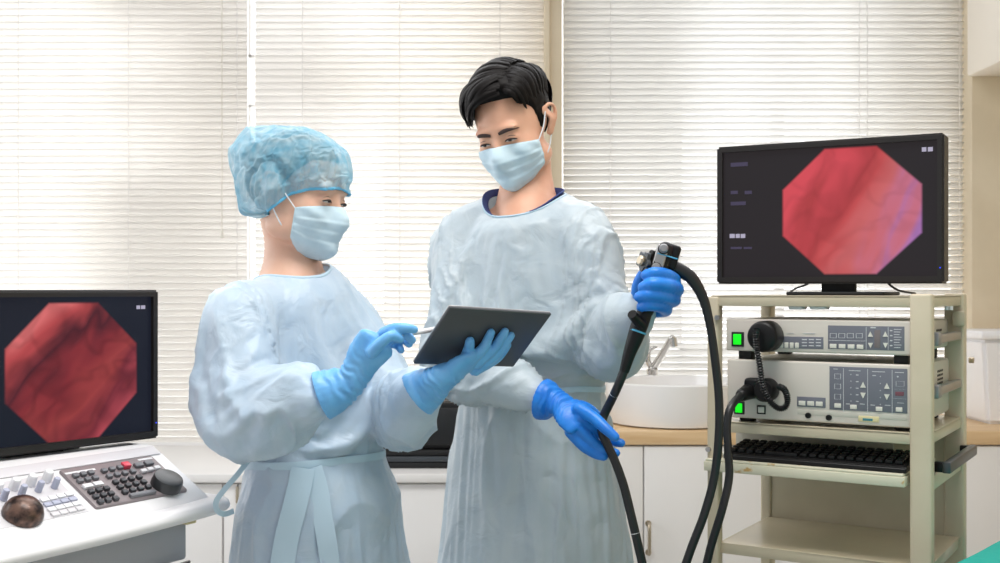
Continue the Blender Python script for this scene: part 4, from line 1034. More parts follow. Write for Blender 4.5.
# ------------------------------------------------------------ the gown of a person
def make_gown(name, material, torso, cxy, tilt_up, sleeves, neck, waist, cuffs, hem, root, loc, goal0=.12, shrink=-.10, frames=26, cell=.009, grav=.7, fills=(), bend=.10, key=None, inner=None):
    """torso: (z, x, y, a, b) rings; sleeves: lists of (point, r); neck: (centre, normal, a, b, side axis)"""
    g = MB()
    g.sweep([Vector((x, y, z)) for z, x, y, a, b in torso], [(a, b) for z, x, y, a, b in torso], n=56, sub=4, up=tilt_up)
    for s in sleeves: g.sweep([p for p, r in s], [r for p, r in s], n=26, sub=5, round_caps=True)
    for p0, p1, r0, r1 in fills: g.sweep([p0, p1], [r0, r1], n=20, round_caps=True)
    o = voxel(g, name, material, cell, 8)
    # neck opening
    nc, nn, na, nb, ns_ = neck; nc = np.array(nc); nn = Vector(nn).normalized(); sx = Vector(ns_)-nn*Vector(ns_).dot(nn); sx.normalize(); sy = nn.cross(sx)
    nn, sx, sy = map(np.array, (nn, sx, sy))
    bm = bmesh.new(); bm.from_mesh(o.data)
    def inside(p, k=1.0):
        d = np.array(p)-nc; return ((d @ sx)/(na*k))**2+((d @ sy)/(nb*k))**2 < 1 and -.09 < d @ nn < .16
    kill = [f for f in bm.faces if inside(f.calc_center_median())]
    bmesh.ops.delete(bm, geom=kill, context='FACES')
    # keep the largest shell, snap the rim of the opening to the clean oval
    rim = [v for v in bm.verts if v.is_boundary]
    for v in rim:
        d = np.array(v.co)-nc; x, y, h = d @ sx, d @ sy, d @ nn; r_ = sqrt((x/na)**2+(y/nb)**2)
        v.co = Vector(nc+sx*x/r_+sy*y/r_+nn*h)
    loose = [v for v in bm.verts if not v.link_faces]; bmesh.ops.delete(bm, geom=loose, context='VERTS')
    bm.to_mesh(o.data); bm.free()
    rimset = None
    co = get_co(o.data); z = co[:, 2]
    goal = np.full(len(co), goal0)
    d = co-nc; rn = np.sqrt(((d @ sx)/na)**2+((d @ sy)/nb)**2); hn = np.abs(d @ nn)
    goal = np.maximum(goal, np.where(hn < .12, np.clip(1.9-rn, 0, 1)*.95, 0))
    wz_, wth, wfn = waist
    on = (np.abs(z-wfn(co)) < wth); goal = np.where(on, np.maximum(goal, .93), goal)
    for W_, r_ in cuffs:
        dd = np.linalg.norm(co-np.array(W_), axis=1); goal = np.maximum(goal, np.clip(1.6-dd/r_, 0, 1))
    goal = np.where(z < hem+.02, np.maximum(goal, .4), goal)
    col = voxel(inner(), 'collider', 'skin_m', .018, 2) if inner else None
    cloth(o, frames, goal, shrink, bend=bend, grav=grav, collider=col)
    if col: bpy.data.objects.remove(col)
    bake(o, [('SMOOTH', dict(iterations=4, factor=.5)), ('SUBSURF', dict(levels=1, render_levels=1))]); smooth_all(o)
    # crisp creases of the thin stiff fabric
    me = o.data; co = get_co(me); nr = np.empty(len(me.vertices)*3, np.float32); me.vertices.foreach_get('normal', nr); nr = nr.reshape(-1, 3)
    dn = np.linalg.norm(co-nc, axis=1); amp = np.clip((dn-.10)/.10, 0, 1)
    ax_ = np.linalg.norm(co-np.array([torso[0][1], torso[0][2], 0])*np.array([1, 1, 0])-np.stack([0*co[:, 0], 0*co[:, 0], co[:, 2]], 1), axis=1)
    arm = np.clip((ax_-.17)/.06, 0, 1)
    h = np.zeros(len(co))
    for i, (p, k) in enumerate(zip(co, arm)):
        wv = mnoise.noise_vector(Vector((p[0]*5, p[1]*5, p[2]*4)))*.55
        a1 = mnoise.noise(Vector((p[0]*7+wv.x, p[1]*7+wv.y, p[2]*(3.0+3*k)+wv.z)))
        a2 = mnoise.noise(Vector((p[0]*17+wv.x*2, p[1]*17+wv.z*2, p[2]*(8+8*k)+9.1)))
        r1 = max(0., 1-abs(a1)*4.2); r2 = max(0., 1-abs(a2)*4.5); a3 = mnoise.noise(Vector((p[0]*6+3, p[1]*6, p[2]*4)))
        h[i] = r1*r1*(.0050+.0040*k)+r2*r2*(.0012+.0010*k)*(.5+a3)+a3*.003*k
    co += nr*(h*amp)[:, None]; set_co(me, co)
    # binding round the neckline
    bm = bmesh.new(); bm.from_mesh(o.data)
    rimv = [v for v in bm.verts if v.is_boundary and np.linalg.norm(np.array(v.co)-nc) < .2]
    loop = []
    if rimv:
        by_ang = sorted(rimv, key=lambda v: math.atan2((np.array(v.co)-nc) @ sy/nb, (np.array(v.co)-nc) @ sx/na)); loop = [v.co.copy() for v in by_ang]
    bm.free()
    bvh = bvh_of(o)
    rebase(o, root, loc); L_ = Vector(loc)
    if loop:
        k = 44; pts = [sum((loop[(int(i*len(loop)/k)+j) % len(loop)] for j in range(-2, 3)), Vector())/5-L_ for i in range(k)]
        pts = [(pts[(i-1) % k]+pts[i]*2+pts[(i+1) % k])/4 for i in range(k)]; pts.append(pts[0]); pts.append(pts[1])
        MB().sweep(pts, [(.0026, .0034)]*len(pts), n=8).build('neck_binding', 'trim_b', o)
    return o, bvh, (pts if loop else [])
def ribbon(pts, half, thick, material, name, parent, normals):
    """flat band following pts, lying on surface normals"""
    m_ = MB(); rows = []
    for i, (p, n) in enumerate(zip(pts, normals)):
        t = (Vector(pts[min(i+1, len(pts)-1)])-Vector(pts[max(i-1, 0)])).normalized(); s_ = t.cross(Vector(n)).normalized(); n = Vector(n).normalized()
        rows.append([m_.bm.verts.new(Vector(p)+s_*half+n*thick), m_.bm.verts.new(Vector(p)+n*thick*1.5), m_.bm.verts.new(Vector(p)-s_*half+n*thick), m_.bm.verts.new(Vector(p)-s_*half-n*thick*.2), m_.bm.verts.new(Vector(p)+s_*half-n*thick*.2)])
    for a, b in zip(rows[:-1], rows[1:]):
        for j in range(5): m_.bm.faces.new((a[j], a[(j+1) % 5], b[(j+1) % 5], b[j]))
    m_.bm.faces.new(rows[0]); m_.bm.faces.new(rows[-1][::-1])
    return m_.build(name, material, parent, angle=50)
def belt(bvh, c, zfn, a0, a1, n, half, parent, loc, name='waist_tie', reach=.235):
    pts, nr = [], []
    for i in range(n+1):
        a = a0+(a1-a0)*i/n; d = Vector((cos(a), sin(a), 0)); 
        o = Vector((c[0], c[1], 0))+d*reach; o.z = zfn(a)
        h = bvh.ray_cast(o, -d)
        if h[0] is None: continue
        pts.append(h[0]+d*.0015-Vector(loc)); nr.append(d)
    k = len(pts)
    for _ in range(2): pts = [pts[0]]+[(pts[i-1]+pts[i]*2+pts[i+1])/4 for i in range(1, k-1)]+[pts[-1]]
    return ribbon(pts, half, .0012, 'trim_b', name, parent, nr)


# ------------------------------------------------------------ the man
SM = 1.14
def W(x, y, Z): return P(x, y, Z*SM)
def V3(x, y, z): return Vector((x*SM, y*SM, 1.3+(z-1.3)*SM))
def rs_(l): return [(r*SM if not isinstance(r, tuple) else (r[0]*SM, r[1]*SM)) for r in l]
ML = np.array((.063, 2.53, 0.0))
man = empty('person', ML, 0, 'standing person with short black hair, pale gown and bright blue gloves holding an endoscope', 'person')
mc = (.062, 2.20)
hR = head_frame(-27, 24, 8); hc = np.array(P(514, 127, 2.49))
nk0 = hc+hR @ np.array((0, -.030, -.050)); nk1 = np.array(P(527, 209, 2.52))
ya = radians(-28); fx_, fy_ = sin(ya), -cos(ya)     # where the chest faces
sdx, sdy = -cos(ya), -sin(ya)                        # towards the person's right
up_m = (fx_, fy_, 0)
mRS = W(470, 236, 2.24); mRE = W(456, 356, 2.13); mRW = W(541, 398, 1.975)
mLS = W(578, 234, 2.13); mLE = W(606, 334, 2.07); mLW = W(638, 312, 1.95)
def man_trunk(body, k=1.0):
    body.sweep([V3(mc[0], mc[1]+.01, z) for z in (.88, .95, 1.05, 1.15, 1.28, 1.37, 1.42, 1.445, 1.462, 1.475)], rs_([(.145*k, .10*k), (.155*k, .11*k), (.140*k, .10*k), (.130*k, .095*k), (.145*k, .105*k), (.148*k, .10*k), (.132*k, .085*k), (.105*k, .072*k), (.075, .06), (.055, .05)]), n=36, sub=4, up=up_m)
    for S_, E_, W_ in ((mRS, mRE, mRW), (mLS, mLE, mLW)):
        body.sweep([V3(mc[0], mc[1]+.01, 1.385), S_, (S_+E_)/2, E_, (E_+W_)/2, E_.lerp(W_, .82)], [.06, .054, .048, .042, .038, .028], n=18, sub=5, round_caps=True)
body = MB()
add_head(body, hR, hc, False)
body.sweep([Vector(nk0), Vector((nk0+nk1)/2+np.array((0, -.002, 0))), Vector(nk1), Vector(nk1)+Vector((0, 0, -.05))], [(.050, .053), (.053, .056), (.098, .072), (.125, .082)], n=28, sub=5)
man_trunk(body)
for s in (-1, 1):
    hx, hy = mc[0]*SM+sdx*s*.09, 2.53+sdy*s*.09
    body.sweep([Vector((hx, hy, .86)), Vector((hx, hy, .70)), Vector((hx, hy, .48)), Vector((hx, hy+.02, .30)), Vector((hx, hy+.02, .08))], [.090, .082, .060, .057, .036], n=20, sub=4, round_caps=True)
    body.sweep([Vector((hx, hy+.03, .045)), Vector((hx+fx_*.10, hy+fy_*.10+.02, .035)), Vector((hx+fx_*.19, hy+fy_*.19+.02, .028))], [(.034, .034), (.040, .028), (.034, .018)], n=16, sub=4, round_caps=True, up=(0, 0, 1))
bo = voxel(body, 'body', 'skin_m', .0036, 4, .5)
bbv = bvh_of(bo); rebase(bo, man, ML)
face_parts(man, ML, hR, hc, False)
face_mask(man, ML, hR, hc, False)

# hair: a close shell plus combed locks from the parting
def hair_shell(root, loc, R, c, fem, part, hairline, thick, name='hair', n=(140, 70)):
    Rl = np.array(R); o = np.array((0, -.005, .02)); nu, nv = n
    ph = np.linspace(0, 2*pi, nu, endpoint=False); th = np.linspace(0.0, radians(132), nv)
    D = np.array([[sin(t)*sin(a), sin(t)*cos(a), cos(t)] for t in th for a in ph]); r = ray_out(o, D, fem)
    S = o+D*r[:, None]; A = np.tile(ph, nv); T_ = np.repeat(th, nu)
    hl = np.array([hairline(a) for a in A]); k = np.clip((S[:, 2]-hl)/.018, 0, 1); k = k*k*(3-2*k)
    tk = thick(S, A, T_)
    g_ = np.array([mnoise.noise(Vector((p[0]*30+p[2]*20, p[1]*55, p[2]*25))) for p in S])
    X = S+D*(-.004+k*(.004+tk*(1+.22*g_)))[:, None]
    X = X @ Rl.T+c-np.array(loc); keep = k > .0
    m_ = MB(); vs = [m_.bm.verts.new(p) for p in X]
    for i in range(nv-1):
        for j in range(nu):
            q_ = (i*nu+j, i*nu+(j+1) % nu, (i+1)*nu+(j+1) % nu, (i+1)*nu+j)
            if any(keep[v] for v in q_): m_.bm.faces.new([vs[v] for v in q_])
    bmesh.ops.delete(m_.bm, geom=[v for v in m_.bm.verts if not v.link_faces], context='VERTS')
    bmesh.ops.remove_doubles(m_.bm, verts=m_.bm.verts, dist=1e-5)
    return m_.build(name, 'hair', root, angle=70)
def hl_man(a):
    a = abs((a+pi) % (2*pi)-pi); d = math.degrees(a)
    xs_ = [0, 25, 42, 55, 66, 74, 84, 95, 104, 116, 135, 180]; zz = [.072, .070, .066, .045, .030, -.016, -.024, .022, .006, -.035, -.064, -.072]
    return float(np.interp(d, xs_, zz))
def th_man(S, A, T_):
    top = np.clip((S[:, 2]-.035)/.05, 0, 1); side = .0045
    front = np.clip((S[:, 1]-.0)/.08, 0, 1)
    return side+top*(.016+.006*front)
hs = hair_shell(man, ML, hR, hc, False, 0, hl_man, th_man)
rs = random.Random(5); lk = MB(); Rl = np.array(hR)
def lock(st, en, lift0, lift1, r_, nseg=9, droop=0.0, curl=0):
    o = np.array((0, -.005, .02)); a = np.array(st, float); b = np.array(en, float); a /= np.linalg.norm(a); b /= np.linalg.norm(b)
    om = math.acos(np.clip(a @ b, -1, 1)); D = []
    for i in range(nseg):
        t = i/(nseg-1); d = (sin((1-t)*om)*a+sin(t*om)*b)/sin(om); D.append(d/np.linalg.norm(d))
    D = np.array(D); r = ray_out(o, D); pts = []
    for i, (d, rr_) in enumerate(zip(D, r)):
        t = i/(nseg-1); p = o+d*(rr_+lift0+(lift1-lift0)*t+.012*sin(pi*min(t*1.2, 1))*(1 if lift0 > .01 else .3))
        p[2] -= droop*t**3; pts.append(Vector(Rl @ p+hc-ML))
    nrm = Rl @ D[nseg//2]
    lk.sweep(pts, [(r_*(.6+.9*sin(pi*(i+1)/(nseg+1))), r_*.45) if i < nseg-1 else (.0006, .0004) for i in range(nseg)], n=6, sub=2, up=tuple(nrm))
pxp = -.030                                     # the parting, on the person's left
for i in range(150):                            # long side, swept over to the person's right
    t = rs.random(); y0 = .075-.15*t
    st = (pxp+.004+rs.uniform(-.003, .004), y0, .085-abs(y0)*.25)
    ty = y0+rs.uniform(-.012, .012); en = (.080, ty*1.0+.012*(1-t), rs.uniform(.012, .040)+.02*(t))
    lock(st, en, rs.uniform(.016, .026), rs.uniform(.006, .016), rs.uniform(.0035, .006))
for i in range(46):                             # fringe, forward and over the temple
    t = i/45; st = (pxp+.006+t*.05, .052+rs.uniform(-.01, .01), .080)
    en = (.052+.030*t+rs.uniform(-.006, .008), .088-.052*t+rs.uniform(-.006, .006), .040-.016*rs.random()-.022*t)
    lock(st, en, rs.uniform(.024, .032), rs.uniform(.010, .020), rs.uniform(.0035, .0055), droop=rs.uniform(0, .006))
for i in range(90):                             # short side
    y0 = rs.uniform(-.085, .070); st = (pxp-.004+rs.uniform(-.003, .003), y0, .085-abs(y0)*.25)
    en = (-.078, y0+rs.uniform(-.012, .010), rs.uniform(.022, .052)); lock(st, en, rs.uniform(.014, .022), rs.uniform(.004, .010), rs.uniform(.003, .0055))
for i in range(60):
    a = rs.uniform(-1.0, 1.0); st = (sin(a)*.03, -.05, .08); en = (sin(a)*.09, -.095*cos(a)-.01, rs.uniform(-.03, .03)); lock(st, en, .014, .004, rs.uniform(.004, .006))
lk.build('hair_locks', 'hair', hs, angle=80)

# navy shirt showing at the neckline: body of the shirt and its neck band
sh = MB(); sh.sweep([V3(mc[0], mc[1]+.01, z) for z in (1.17, 1.22, 1.28, 1.36)], rs_([(.134, .097), (.140, .101), (.148, .108), (.150, .104)]), n=40, sub=4, up=up_m, cap=False)
so = rebase(sh.build('shirt', 'navy', None), man, ML); so.modifiers.new('thick', 'SOLIDIFY').thickness = .003
def on_body(px, py, bv):
    o = Vector((0, 0, EYE)); d = Vector(((px-500)/F, 1, -(py-HZ)/F)).normalized(); h = bv.ray_cast(o, d)
    return h[0], h[1]
for s in (-1, 1):
    hx, hy = mc[0]*SM+sdx*s*.09, 2.53+sdy*s*.09; O_ = Vector(ML)
    MB().sweep([Vector((hx, hy, .86))-O_, Vector((hx, hy, .68))-O_, Vector((hx, hy+.01, .45))-O_, Vector((hx, hy+.02, .25))-O_, Vector((hx, hy+.02, .07))-O_], [.100, .094, .078, .073, .070], n=24, sub=4).build('trouser_leg', 'fabric_dark', man)
    MB().sweep([Vector((hx, hy+.045, .046))-O_, Vector((hx+fx_*.10, hy+fy_*.10+.02, .042))-O_, Vector((hx+fx_*.21, hy+fy_*.21+.02, .034))-O_], [(.042, .044), (.050, .040), (.040, .028)], n=18, sub=4, round_caps=True, up=(0, 0, 1)).build('shoe', 'cons', man)

tor = [(.42, .062, 2.21, .25, .19), (.60, .062, 2.21, .215, .165), (.79, .065, 2.21, .182, .142), (.95, .063, 2.205, .174, .132), (1.05, .061, 2.205, .158, .124), (1.117, .060, 2.20, .140, .112), (1.22, .062, 2.20, .165, .130), (1.33, .060, 2.205, .168, .132), (1.385, .056, 2.21, .165, .120), (1.425, .053, 2.215, .148, .104), (1.452, .050, 2.215, .122, .092), (1.470, .047, 2.212, .098, .082), (1.482, .047, 2.210, .066, .060)]
tor = [(1.3+(z-1.3)*SM, x*SM, y*SM, a*SM, b*SM) for z, x, y, a, b in tor]
sl = [[(V3(.02, 2.215, 1.39), .070), (mRS+Vector((-.002, 0, .0)), .074), ((mRS+mRE)/2+Vector((-.004, 0, 0)), .074), (mRE, .068), ((mRE+mRW)/2+Vector((0, 0, -.002)), .056), (mRE.lerp(mRW, .9), .035)],
      [(V3(.09, 2.19, 1.39), .070), (mLS, .074), ((mLS+mLE)/2, .072), (mLE, .070), ((mLE*.45+mLW*.55)+Vector((0, 0, -.004)), .055), (mLW, .036)]]
nkn = Vector((fx_*.42, fy_*.42, .9)).normalized()
def man_inner():
    m_ = MB(); man_trunk(m_, .97); return m_
wzm = 1.3+(1.117-1.3)*SM
mg, mbv, mrim = make_gown('gown', 'gown_m', tor, None, up_m, sl, (W(521, 195, 2.175), tuple(nkn), .086, .078, (sdx, sdy, 0)), (wzm, .012, lambda co: np.where((np.hypot(co[:, 0]-.068, (co[:, 1]-2.51)*1.2) < .205), wzm+.006*np.sin(co[:, 0]*40), -9)), [(mRW, .060), (mLW, .060)], .33, man, ML, inner=man_inner)
bt_ = belt(mbv, (.068, 2.51), lambda a: wzm+.003*sin(a*5), radians(-72), radians(40), 40, .0060, mg, ML)

cn_ = sum(mrim, Vector())/len(mrim); bandp = []
fd = Vector((fx_, fy_, 0)); rows = []
for p in mrim[:-1]:
    v = p-cn_; an = math.degrees(math.atan2(v.dot(Vector((sdx, sdy, 0))), v.dot(fd)))
    if abs(an) > 16: rows.append((an % 360, p, v))
rows.sort(key=lambda t: t[0])
bandp = [cn_+v*.945+Vector(nkn)*(.004-.010*max(0, cos(radians(a)))) for a, p, v in rows]; bnr = [-(v.normalized())*1.0+Vector(nkn)*.8 for a, p, v in rows]
ribbon(bandp, .0085, .0020, 'navy', 'shirt_neckband', so, bnr)

# gloves: left hand (picture right) round the instrument, right hand (picture left) guiding the tube
hand('glove', 'glove_m',
     [(W(643, 308, 1.95), (.029, .022)), (W(652, 300, 1.955), (.038, .019)), (W(662, 291, 1.955), (.040, .017))],
     [([W(664, 283, 1.95), W(674, 281, 1.925), W(668, 276, 1.888), W(656, 273, 1.872), W(646, 275, 1.878)], rs_([.0125, .0122, .0115, .0106, .0092])),
      ([W(667, 291, 1.945), W(677, 290, 1.918), W(669, 286, 1.880), W(654, 284, 1.866), W(643, 287, 1.874)], rs_([.0128, .0124, .0118, .0108, .0093])),
      ([W(665, 301, 1.945), W(674, 300, 1.918), W(665, 296.5, 1.882), W(650, 295, 1.868), W(639, 297, 1.876)], rs_([.0125, .0120, .0114, .0104, .0090])),
      ([W(658, 311, 1.945), W(666, 310, 1.920), W(660, 306.5, 1.888), W(649, 305.5, 1.874), W(641, 307, 1.881)], rs_([.0118, .0112, .0104, .0095, .0084])),
      ([W(645, 305, 1.945), W(638, 292, 1.935), W(641, 279, 1.925), W(647, 270, 1.920)], rs_([.0135, .0120, .0108, .0095]))],
     [(W(631, 319, 1.962), (.032, .026)), (W(637, 315, 1.958), (.031, .026)), (W(644, 307, 1.953), (.031, .023))], man, ML, palm_up=(-.5, .9, 0))
hand('glove', 'glove_m',
     [(W(562, 406, 1.955), (.026, .018)), (W(572, 414, 1.940), (.038, .0150)), (W(581, 423, 1.930), (.038, .0115))],
     [([W(579, 409, 1.928), W(594, 418, 1.908), W(606, 429, 1.890), W(615, 437, 1.882)], rs_([.0118, .0108, .0096, .0082])),
      ([W(580, 417, 1.926), W(599, 432, 1.938), W(610, 440, 1.945), W(621, 443, 1.935)], rs_([.0105, .0100, .0092, .0078])),
      ([W(576, 426, 1.926), W(592, 441, 1.926), W(605, 450, 1.926), W(616, 453, 1.920)], rs_([.0105, .0098, .0090, .0075])),
      ([W(570, 432, 1.930), W(583, 446, 1.927), W(595, 454, 1.926), W(604, 457, 1.920)], rs_([.0100, .0092, .0082, .0070])),
      ([W(572, 405, 1.955), W(586, 408, 1.960), W(598, 418, 1.965), W(604, 428, 1.955)], rs_([.0110, .0105, .0100, .0085]))],
     [(W(542, 399, 1.980), (.043, .041)), (W(549, 401, 1.973), (.039, .036)), (W(556, 403, 1.965), (.029, .024)), (W(565, 408, 1.95), (.027, .019))], man, ML, palm_up=(.35, -.9, .45))

# ------------------------------------------------------------ the woman
WL = np.array((-.365, 2.29, 0.0))
wom = empty('person', WL, 0, 'standing person in blue bouffant cap and pale gown, seen from the side, holding a tablet', 'person')
yw = radians(56); gx, gy = sin(yw), -cos(yw); rx, ry = -cos(yw), -sin(yw); up_w = (gx, gy, 0)
wR = head_frame(69, 9, -3); wc_ = np.array(P(297, 194, 2.28))
def wz_(y): return 1.3-(y-290)/F*2.28
def wx_(px, Z=2.28): return (px-500)/F*Z
wRS = P(241, 314, 2.15); wRE = P(243, 398, 2.07); wRW = P(345, 388, 1.99)
wLS = P(343, 314, 2.38); wLE = P(394, 402, 2.26); wLW = P(422, 390, 2.06)
def wom_trunk(m_, k=1.0):
    ring = [(.80, 319, .16, .125), (.88, 318, .165, .13), (.963, 315, .125, .095), (1.08, 311, .125, .100), (1.20, 302, .130, .100), (1.262, 298, .124, .088), (1.298, 295, .100, .074), (1.318, 292, .075, .062), (1.334, 290, .052, .048)]
    m_.sweep([Vector((wx_(p), 2.29, z)) for z, p, a, b in ring], [(a*k, b*k) for z, p, a, b in ring], n=36, sub=4, up=up_w)
    for S_, E_, W_ in ((wRS, wRE, wRW), (wLS, wLE, wLW)):
        m_.sweep([Vector((wx_(298), 2.29, 1.255)), S_, (S_+E_)/2, E_, (E_+W_)/2, E_.lerp(W_, .66)], [.05, .044, .042, .042, .036, .026], n=18, sub=5, round_caps=True)
body = MB(); add_head(body, wR, wc_, True)
k0 = wc_+wR @ np.array((0, -.022, -.045)); k1 = np.array(P(292, 266, 2.29))
body.sweep([Vector(k0), Vector((k0+k1)/2), Vector(k1), Vector(k1)+Vector((0, 0, -.05))], [(.045, .048), (.043, .047), (.064, .060), (.10, .072)], n=28, sub=5)
wom_trunk(body)
for s in (-1, 1):
    hx, hy = wx_(319)+rx*s*.08, 2.29+ry*s*.08
    body.sweep([Vector((hx, hy, .84)), Vector((hx, hy, .66)), Vector((hx, hy, .45)), Vector((hx, hy+.01, .28)), Vector((hx, hy+.01, .07))], [.085, .078, .056, .052, .032], n=20, sub=4, round_caps=True)
    body.sweep([Vector((hx-gx*.02, hy-gy*.02, .042)), Vector((hx+gx*.09, hy+gy*.09, .032)), Vector((hx+gx*.17, hy+gy*.17, .025))], [(.030, .032), (.036, .026), (.030, .016)], n=16, sub=4, round_caps=True, up=(0, 0, 1))
bo = voxel(body, 'body', 'skin_w', .0036, 4, .5); rebase(bo, wom, WL)
face_parts(wom, WL, wR, wc_, True)
face_mask(wom, WL, wR, wc_, True, wid=60)
def hl_w(a):
    d = abs(math.degrees((a+pi) % (2*pi)-pi)); return float(np.interp(d, [0, 40, 62, 80, 95, 104, 116, 135, 180], [.066, .060, .035, .0, .015, -.01, -.045, -.100, -.108]))
hs = hair_shell(wom, WL, wR, wc_, True, 0, hl_w, lambda S, A, T_: .007+0*A)
# bun under the cap
bc_ = Vector(wR @ np.array((0, -.098, .060))+wc_-WL)
MB().lathe([(0, -.034)]+[(.036*cos(radians(t)), .034*sin(radians(t))) for t in range(-75, 76, 15)]+[(0, .034)], 24, bc_).build('hair_bun', 'hair', hs)
# bouffant cap
def cap_mesh():
    nu, nv = 168, 64; o = np.array((0, -.012, .030)); ph = np.linspace(0, 2*pi, nu, endpoint=False)
    V = np.zeros((nv, nu, 3)); e_pl = lambda y: -.040+.62*y
    for i in range(nv):
        t = i/(nv-1)
        for j, a in enumerate(ph):
            # direction sweeps from the crown to the elastic edge
            lo, hi = 0.0, radians(150)
            for _ in range(18):
                th = (lo+hi)/2; d = (sin(th)*sin(a), sin(th)*cos(a), cos(th)); r_ = .112
                if o[2]+d[2]*r_ > e_pl(o[1]+d[1]*r_): lo = th
                else: hi = th
            th = lo*t; V[i, j] = (sin(th)*sin(a), sin(th)*cos(a), cos(th))
    D = V.reshape(-1, 3); 
    def fn(p):
        d = head_sdf(p, True)-.006
        d = smin(d, sd_ell(p, (0, -.010, .052), (.088, .112, .080)), .02)
        d = smin(d, sd_ell(p, (0, -.100, .070), (.058, .052, .048)), .045)
        d = smin(d, sd_ell(p, (0, -.060, -.012), (.056, .046, .068)), .07)
        for s in (-1, 1): d = smin(d, sd_ell(p, (s*.080, -.012, .000), (.022, .034, .045)), .012)
        return d
    r = ray_out(o, D, True, far=.2, fn=fn).reshape(nv, nu)
    tt = np.linspace(0, 1, nv)[:, None]; pull = np.clip((tt-.86)/.14, 0, 1)
    rh = ray_out(o, D, True, fn=lambda p: smin(head_sdf(p, True)-.002, np.minimum(sd_ell(p, (.076, -.012, -.004), (.022, .032, .040)), sd_ell(p, (-.076, -.012, -.004), (.022, .032, .040))), .01)).reshape(nv, nu)+.001
    r = r*(1-pull**1.5)+rh*pull**1.5
    A = ph[None, :]; rnd = np.array([mnoise.noise(Vector((cos(a)*3, sin(a)*3, .3))) for a in ph])[None, :]
    r += np.clip((tt-.35)/.6, 0, 1)*(1-pull*.75)*.0042*np.sin(A*26+rnd*9)+.0022*np.sin(A*47+rnd*5)*np.clip((tt-.6)/.4, 0, 1)
    X = o+V*r[..., None]; return X, nu, nv
X, nu, nv = cap_mesh(); Xw = X @ np.array(wR).T+wc_
mb = MB(); top = mb.bm.verts.new(Xw[0].mean(0)); vs = [[mb.bm.verts.new(Xw[i, j]) for j in range(nu)] for i in range(1, nv)]
for j in range(nu): mb.bm.faces.new((top, vs[0][j], vs[0][(j+1) % nu]))
for i in range(nv-2):
    for j in range(nu): mb.bm.faces.new((vs[i][j], vs[i+1][j], vs[i+1][(j+1) % nu], vs[i][(j+1) % nu]))
m = M['cap'] = mat('cap_nonwoven_blue', rgb(132, 196, 222), .5, 0, **{'Sheen Weight': .3})
t = N(m, 'ShaderNodeTexCoord'); n = N(m, 'ShaderNodeTexNoise'); n.inputs['Scale'].default_value = 17; n.inputs['Detail'].default_value = 4; n.inputs['Distortion'].default_value = 1.5
L(m, t.outputs['Object'], n.inputs['Vector']); b_ = N(m, 'ShaderNodeBump'); b_.inputs['Strength'].default_value = .4; b_.inputs['Distance'].default_value = .004; L(m, n.outputs['Fac'], b_.inputs['Height']); L(m, b_.outputs[0], BS(m).inputs['Normal'])
r = N(m, 'ShaderNodeValToRGB'); r.color_ramp.elements[0].position = .38; r.color_ramp.elements[1].position = .66; r.color_ramp.elements[0].color = rgb(126, 194, 222); r.color_ramp.elements[1].color = rgb(186, 220, 233)
L(m, n.outputs['Fac'], r.inputs[0]); L(m, r.outputs[0], BS(m).inputs['Base Color'])
tp = N(m, 'ShaderNodeBsdfTransparent'); tl_ = N(m, 'ShaderNodeBsdfTranslucent'); tl_.inputs[0].default_value = rgb(130, 200, 228)
x1 = N(m, 'ShaderNodeMixShader'); x1.inputs[0].default_value = .22; x2 = N(m, 'ShaderNodeMixShader'); x2.inputs[0].default_value = .36
L(m, BS(m).outputs[0], x1.inputs[1]); L(m, tl_.outputs[0], x1.inputs[2]); L(m, x1.outputs[0], x2.inputs[1]); L(m, tp.outputs[0], x2.inputs[2]); L(m, x2.outputs[0], m.node_tree.nodes['Material Output'].inputs[0])
cap = mb.build('bouffant_cap', 'cap', None, angle=180)
co = get_co(cap.data); tt = np.concatenate([[0], np.repeat(np.arange(1, nv)/(nv-1), nu)])
goal = np.where(tt > .93, 1.0, .22)
cloth(cap, 16, goal, -.13, bend=.05, grav=.15)
bake(cap, [('SUBSURF', dict(levels=1, render_levels=1))]); smooth_all(cap)
edge = [Vector(Xw[nv-1, j])-Vector(WL) for j in range(0, nu, 2)]+[Vector(Xw[nv-1, 0])-Vector(WL), Vector(Xw[nv-1, 2])-Vector(WL)]
rebase(cap, wom, WL)
m = M['capedge'] = mat('cap_elastic', rgb(96, 178, 216), .6); bump(m, 300, .3, .0006)
MB().sweep(edge, [(.0022+.0005*sin(i*2.1), .0030) for i in range(len(edge))], n=8).build('elastic_edge', 'capedge', cap)

tor = [(.36, wx_(322), 2.30, .25, .20), (.60, wx_(320), 2.29, .215, .178), (.76, wx_(319), 2.29, .195, .158), (.88, wx_(317), 2.29, .176, .142), (.963, wx_(316), 2.285, .146, .116), (1.03, wx_(315), 2.285, .155, .125), (1.12, wx_(311), 2.285, .162, .130), (1.20, wx_(303), 2.285, .155, .120), (1.265, wx_(298), 2.29, .146, .108), (1.298, wx_(295), 2.29, .124, .094), (1.320, wx_(292), 2.29, .100, .084), (1.338, wx_(290), 2.29, .080, .072), (1.350, wx_(290), 2.29, .052, .050)]
sl = [[(Vector((wx_(290), 2.26, 1.262)), .056), (wRS, .062), ((wRS+wRE)/2+Vector((-.006, 0, 0)), .074), (wRE+Vector((-.002, 0, 0)), .076), ((wRE+wRW)/2+Vector((0, 0, -.006)), .072), (P(312, 402, 1.995), .037)],
      [(Vector((wx_(304), 2.32, 1.262)), .056), (wLS, .056), ((wLS+wLE)/2, .058), (wLE, .064), ((wLE+wLW)/2+Vector((0, 0, -.006)), .062), (wLW, .036)]]
def wom_inner():
    m_ = MB(); wom_trunk(m_, .97); return m_
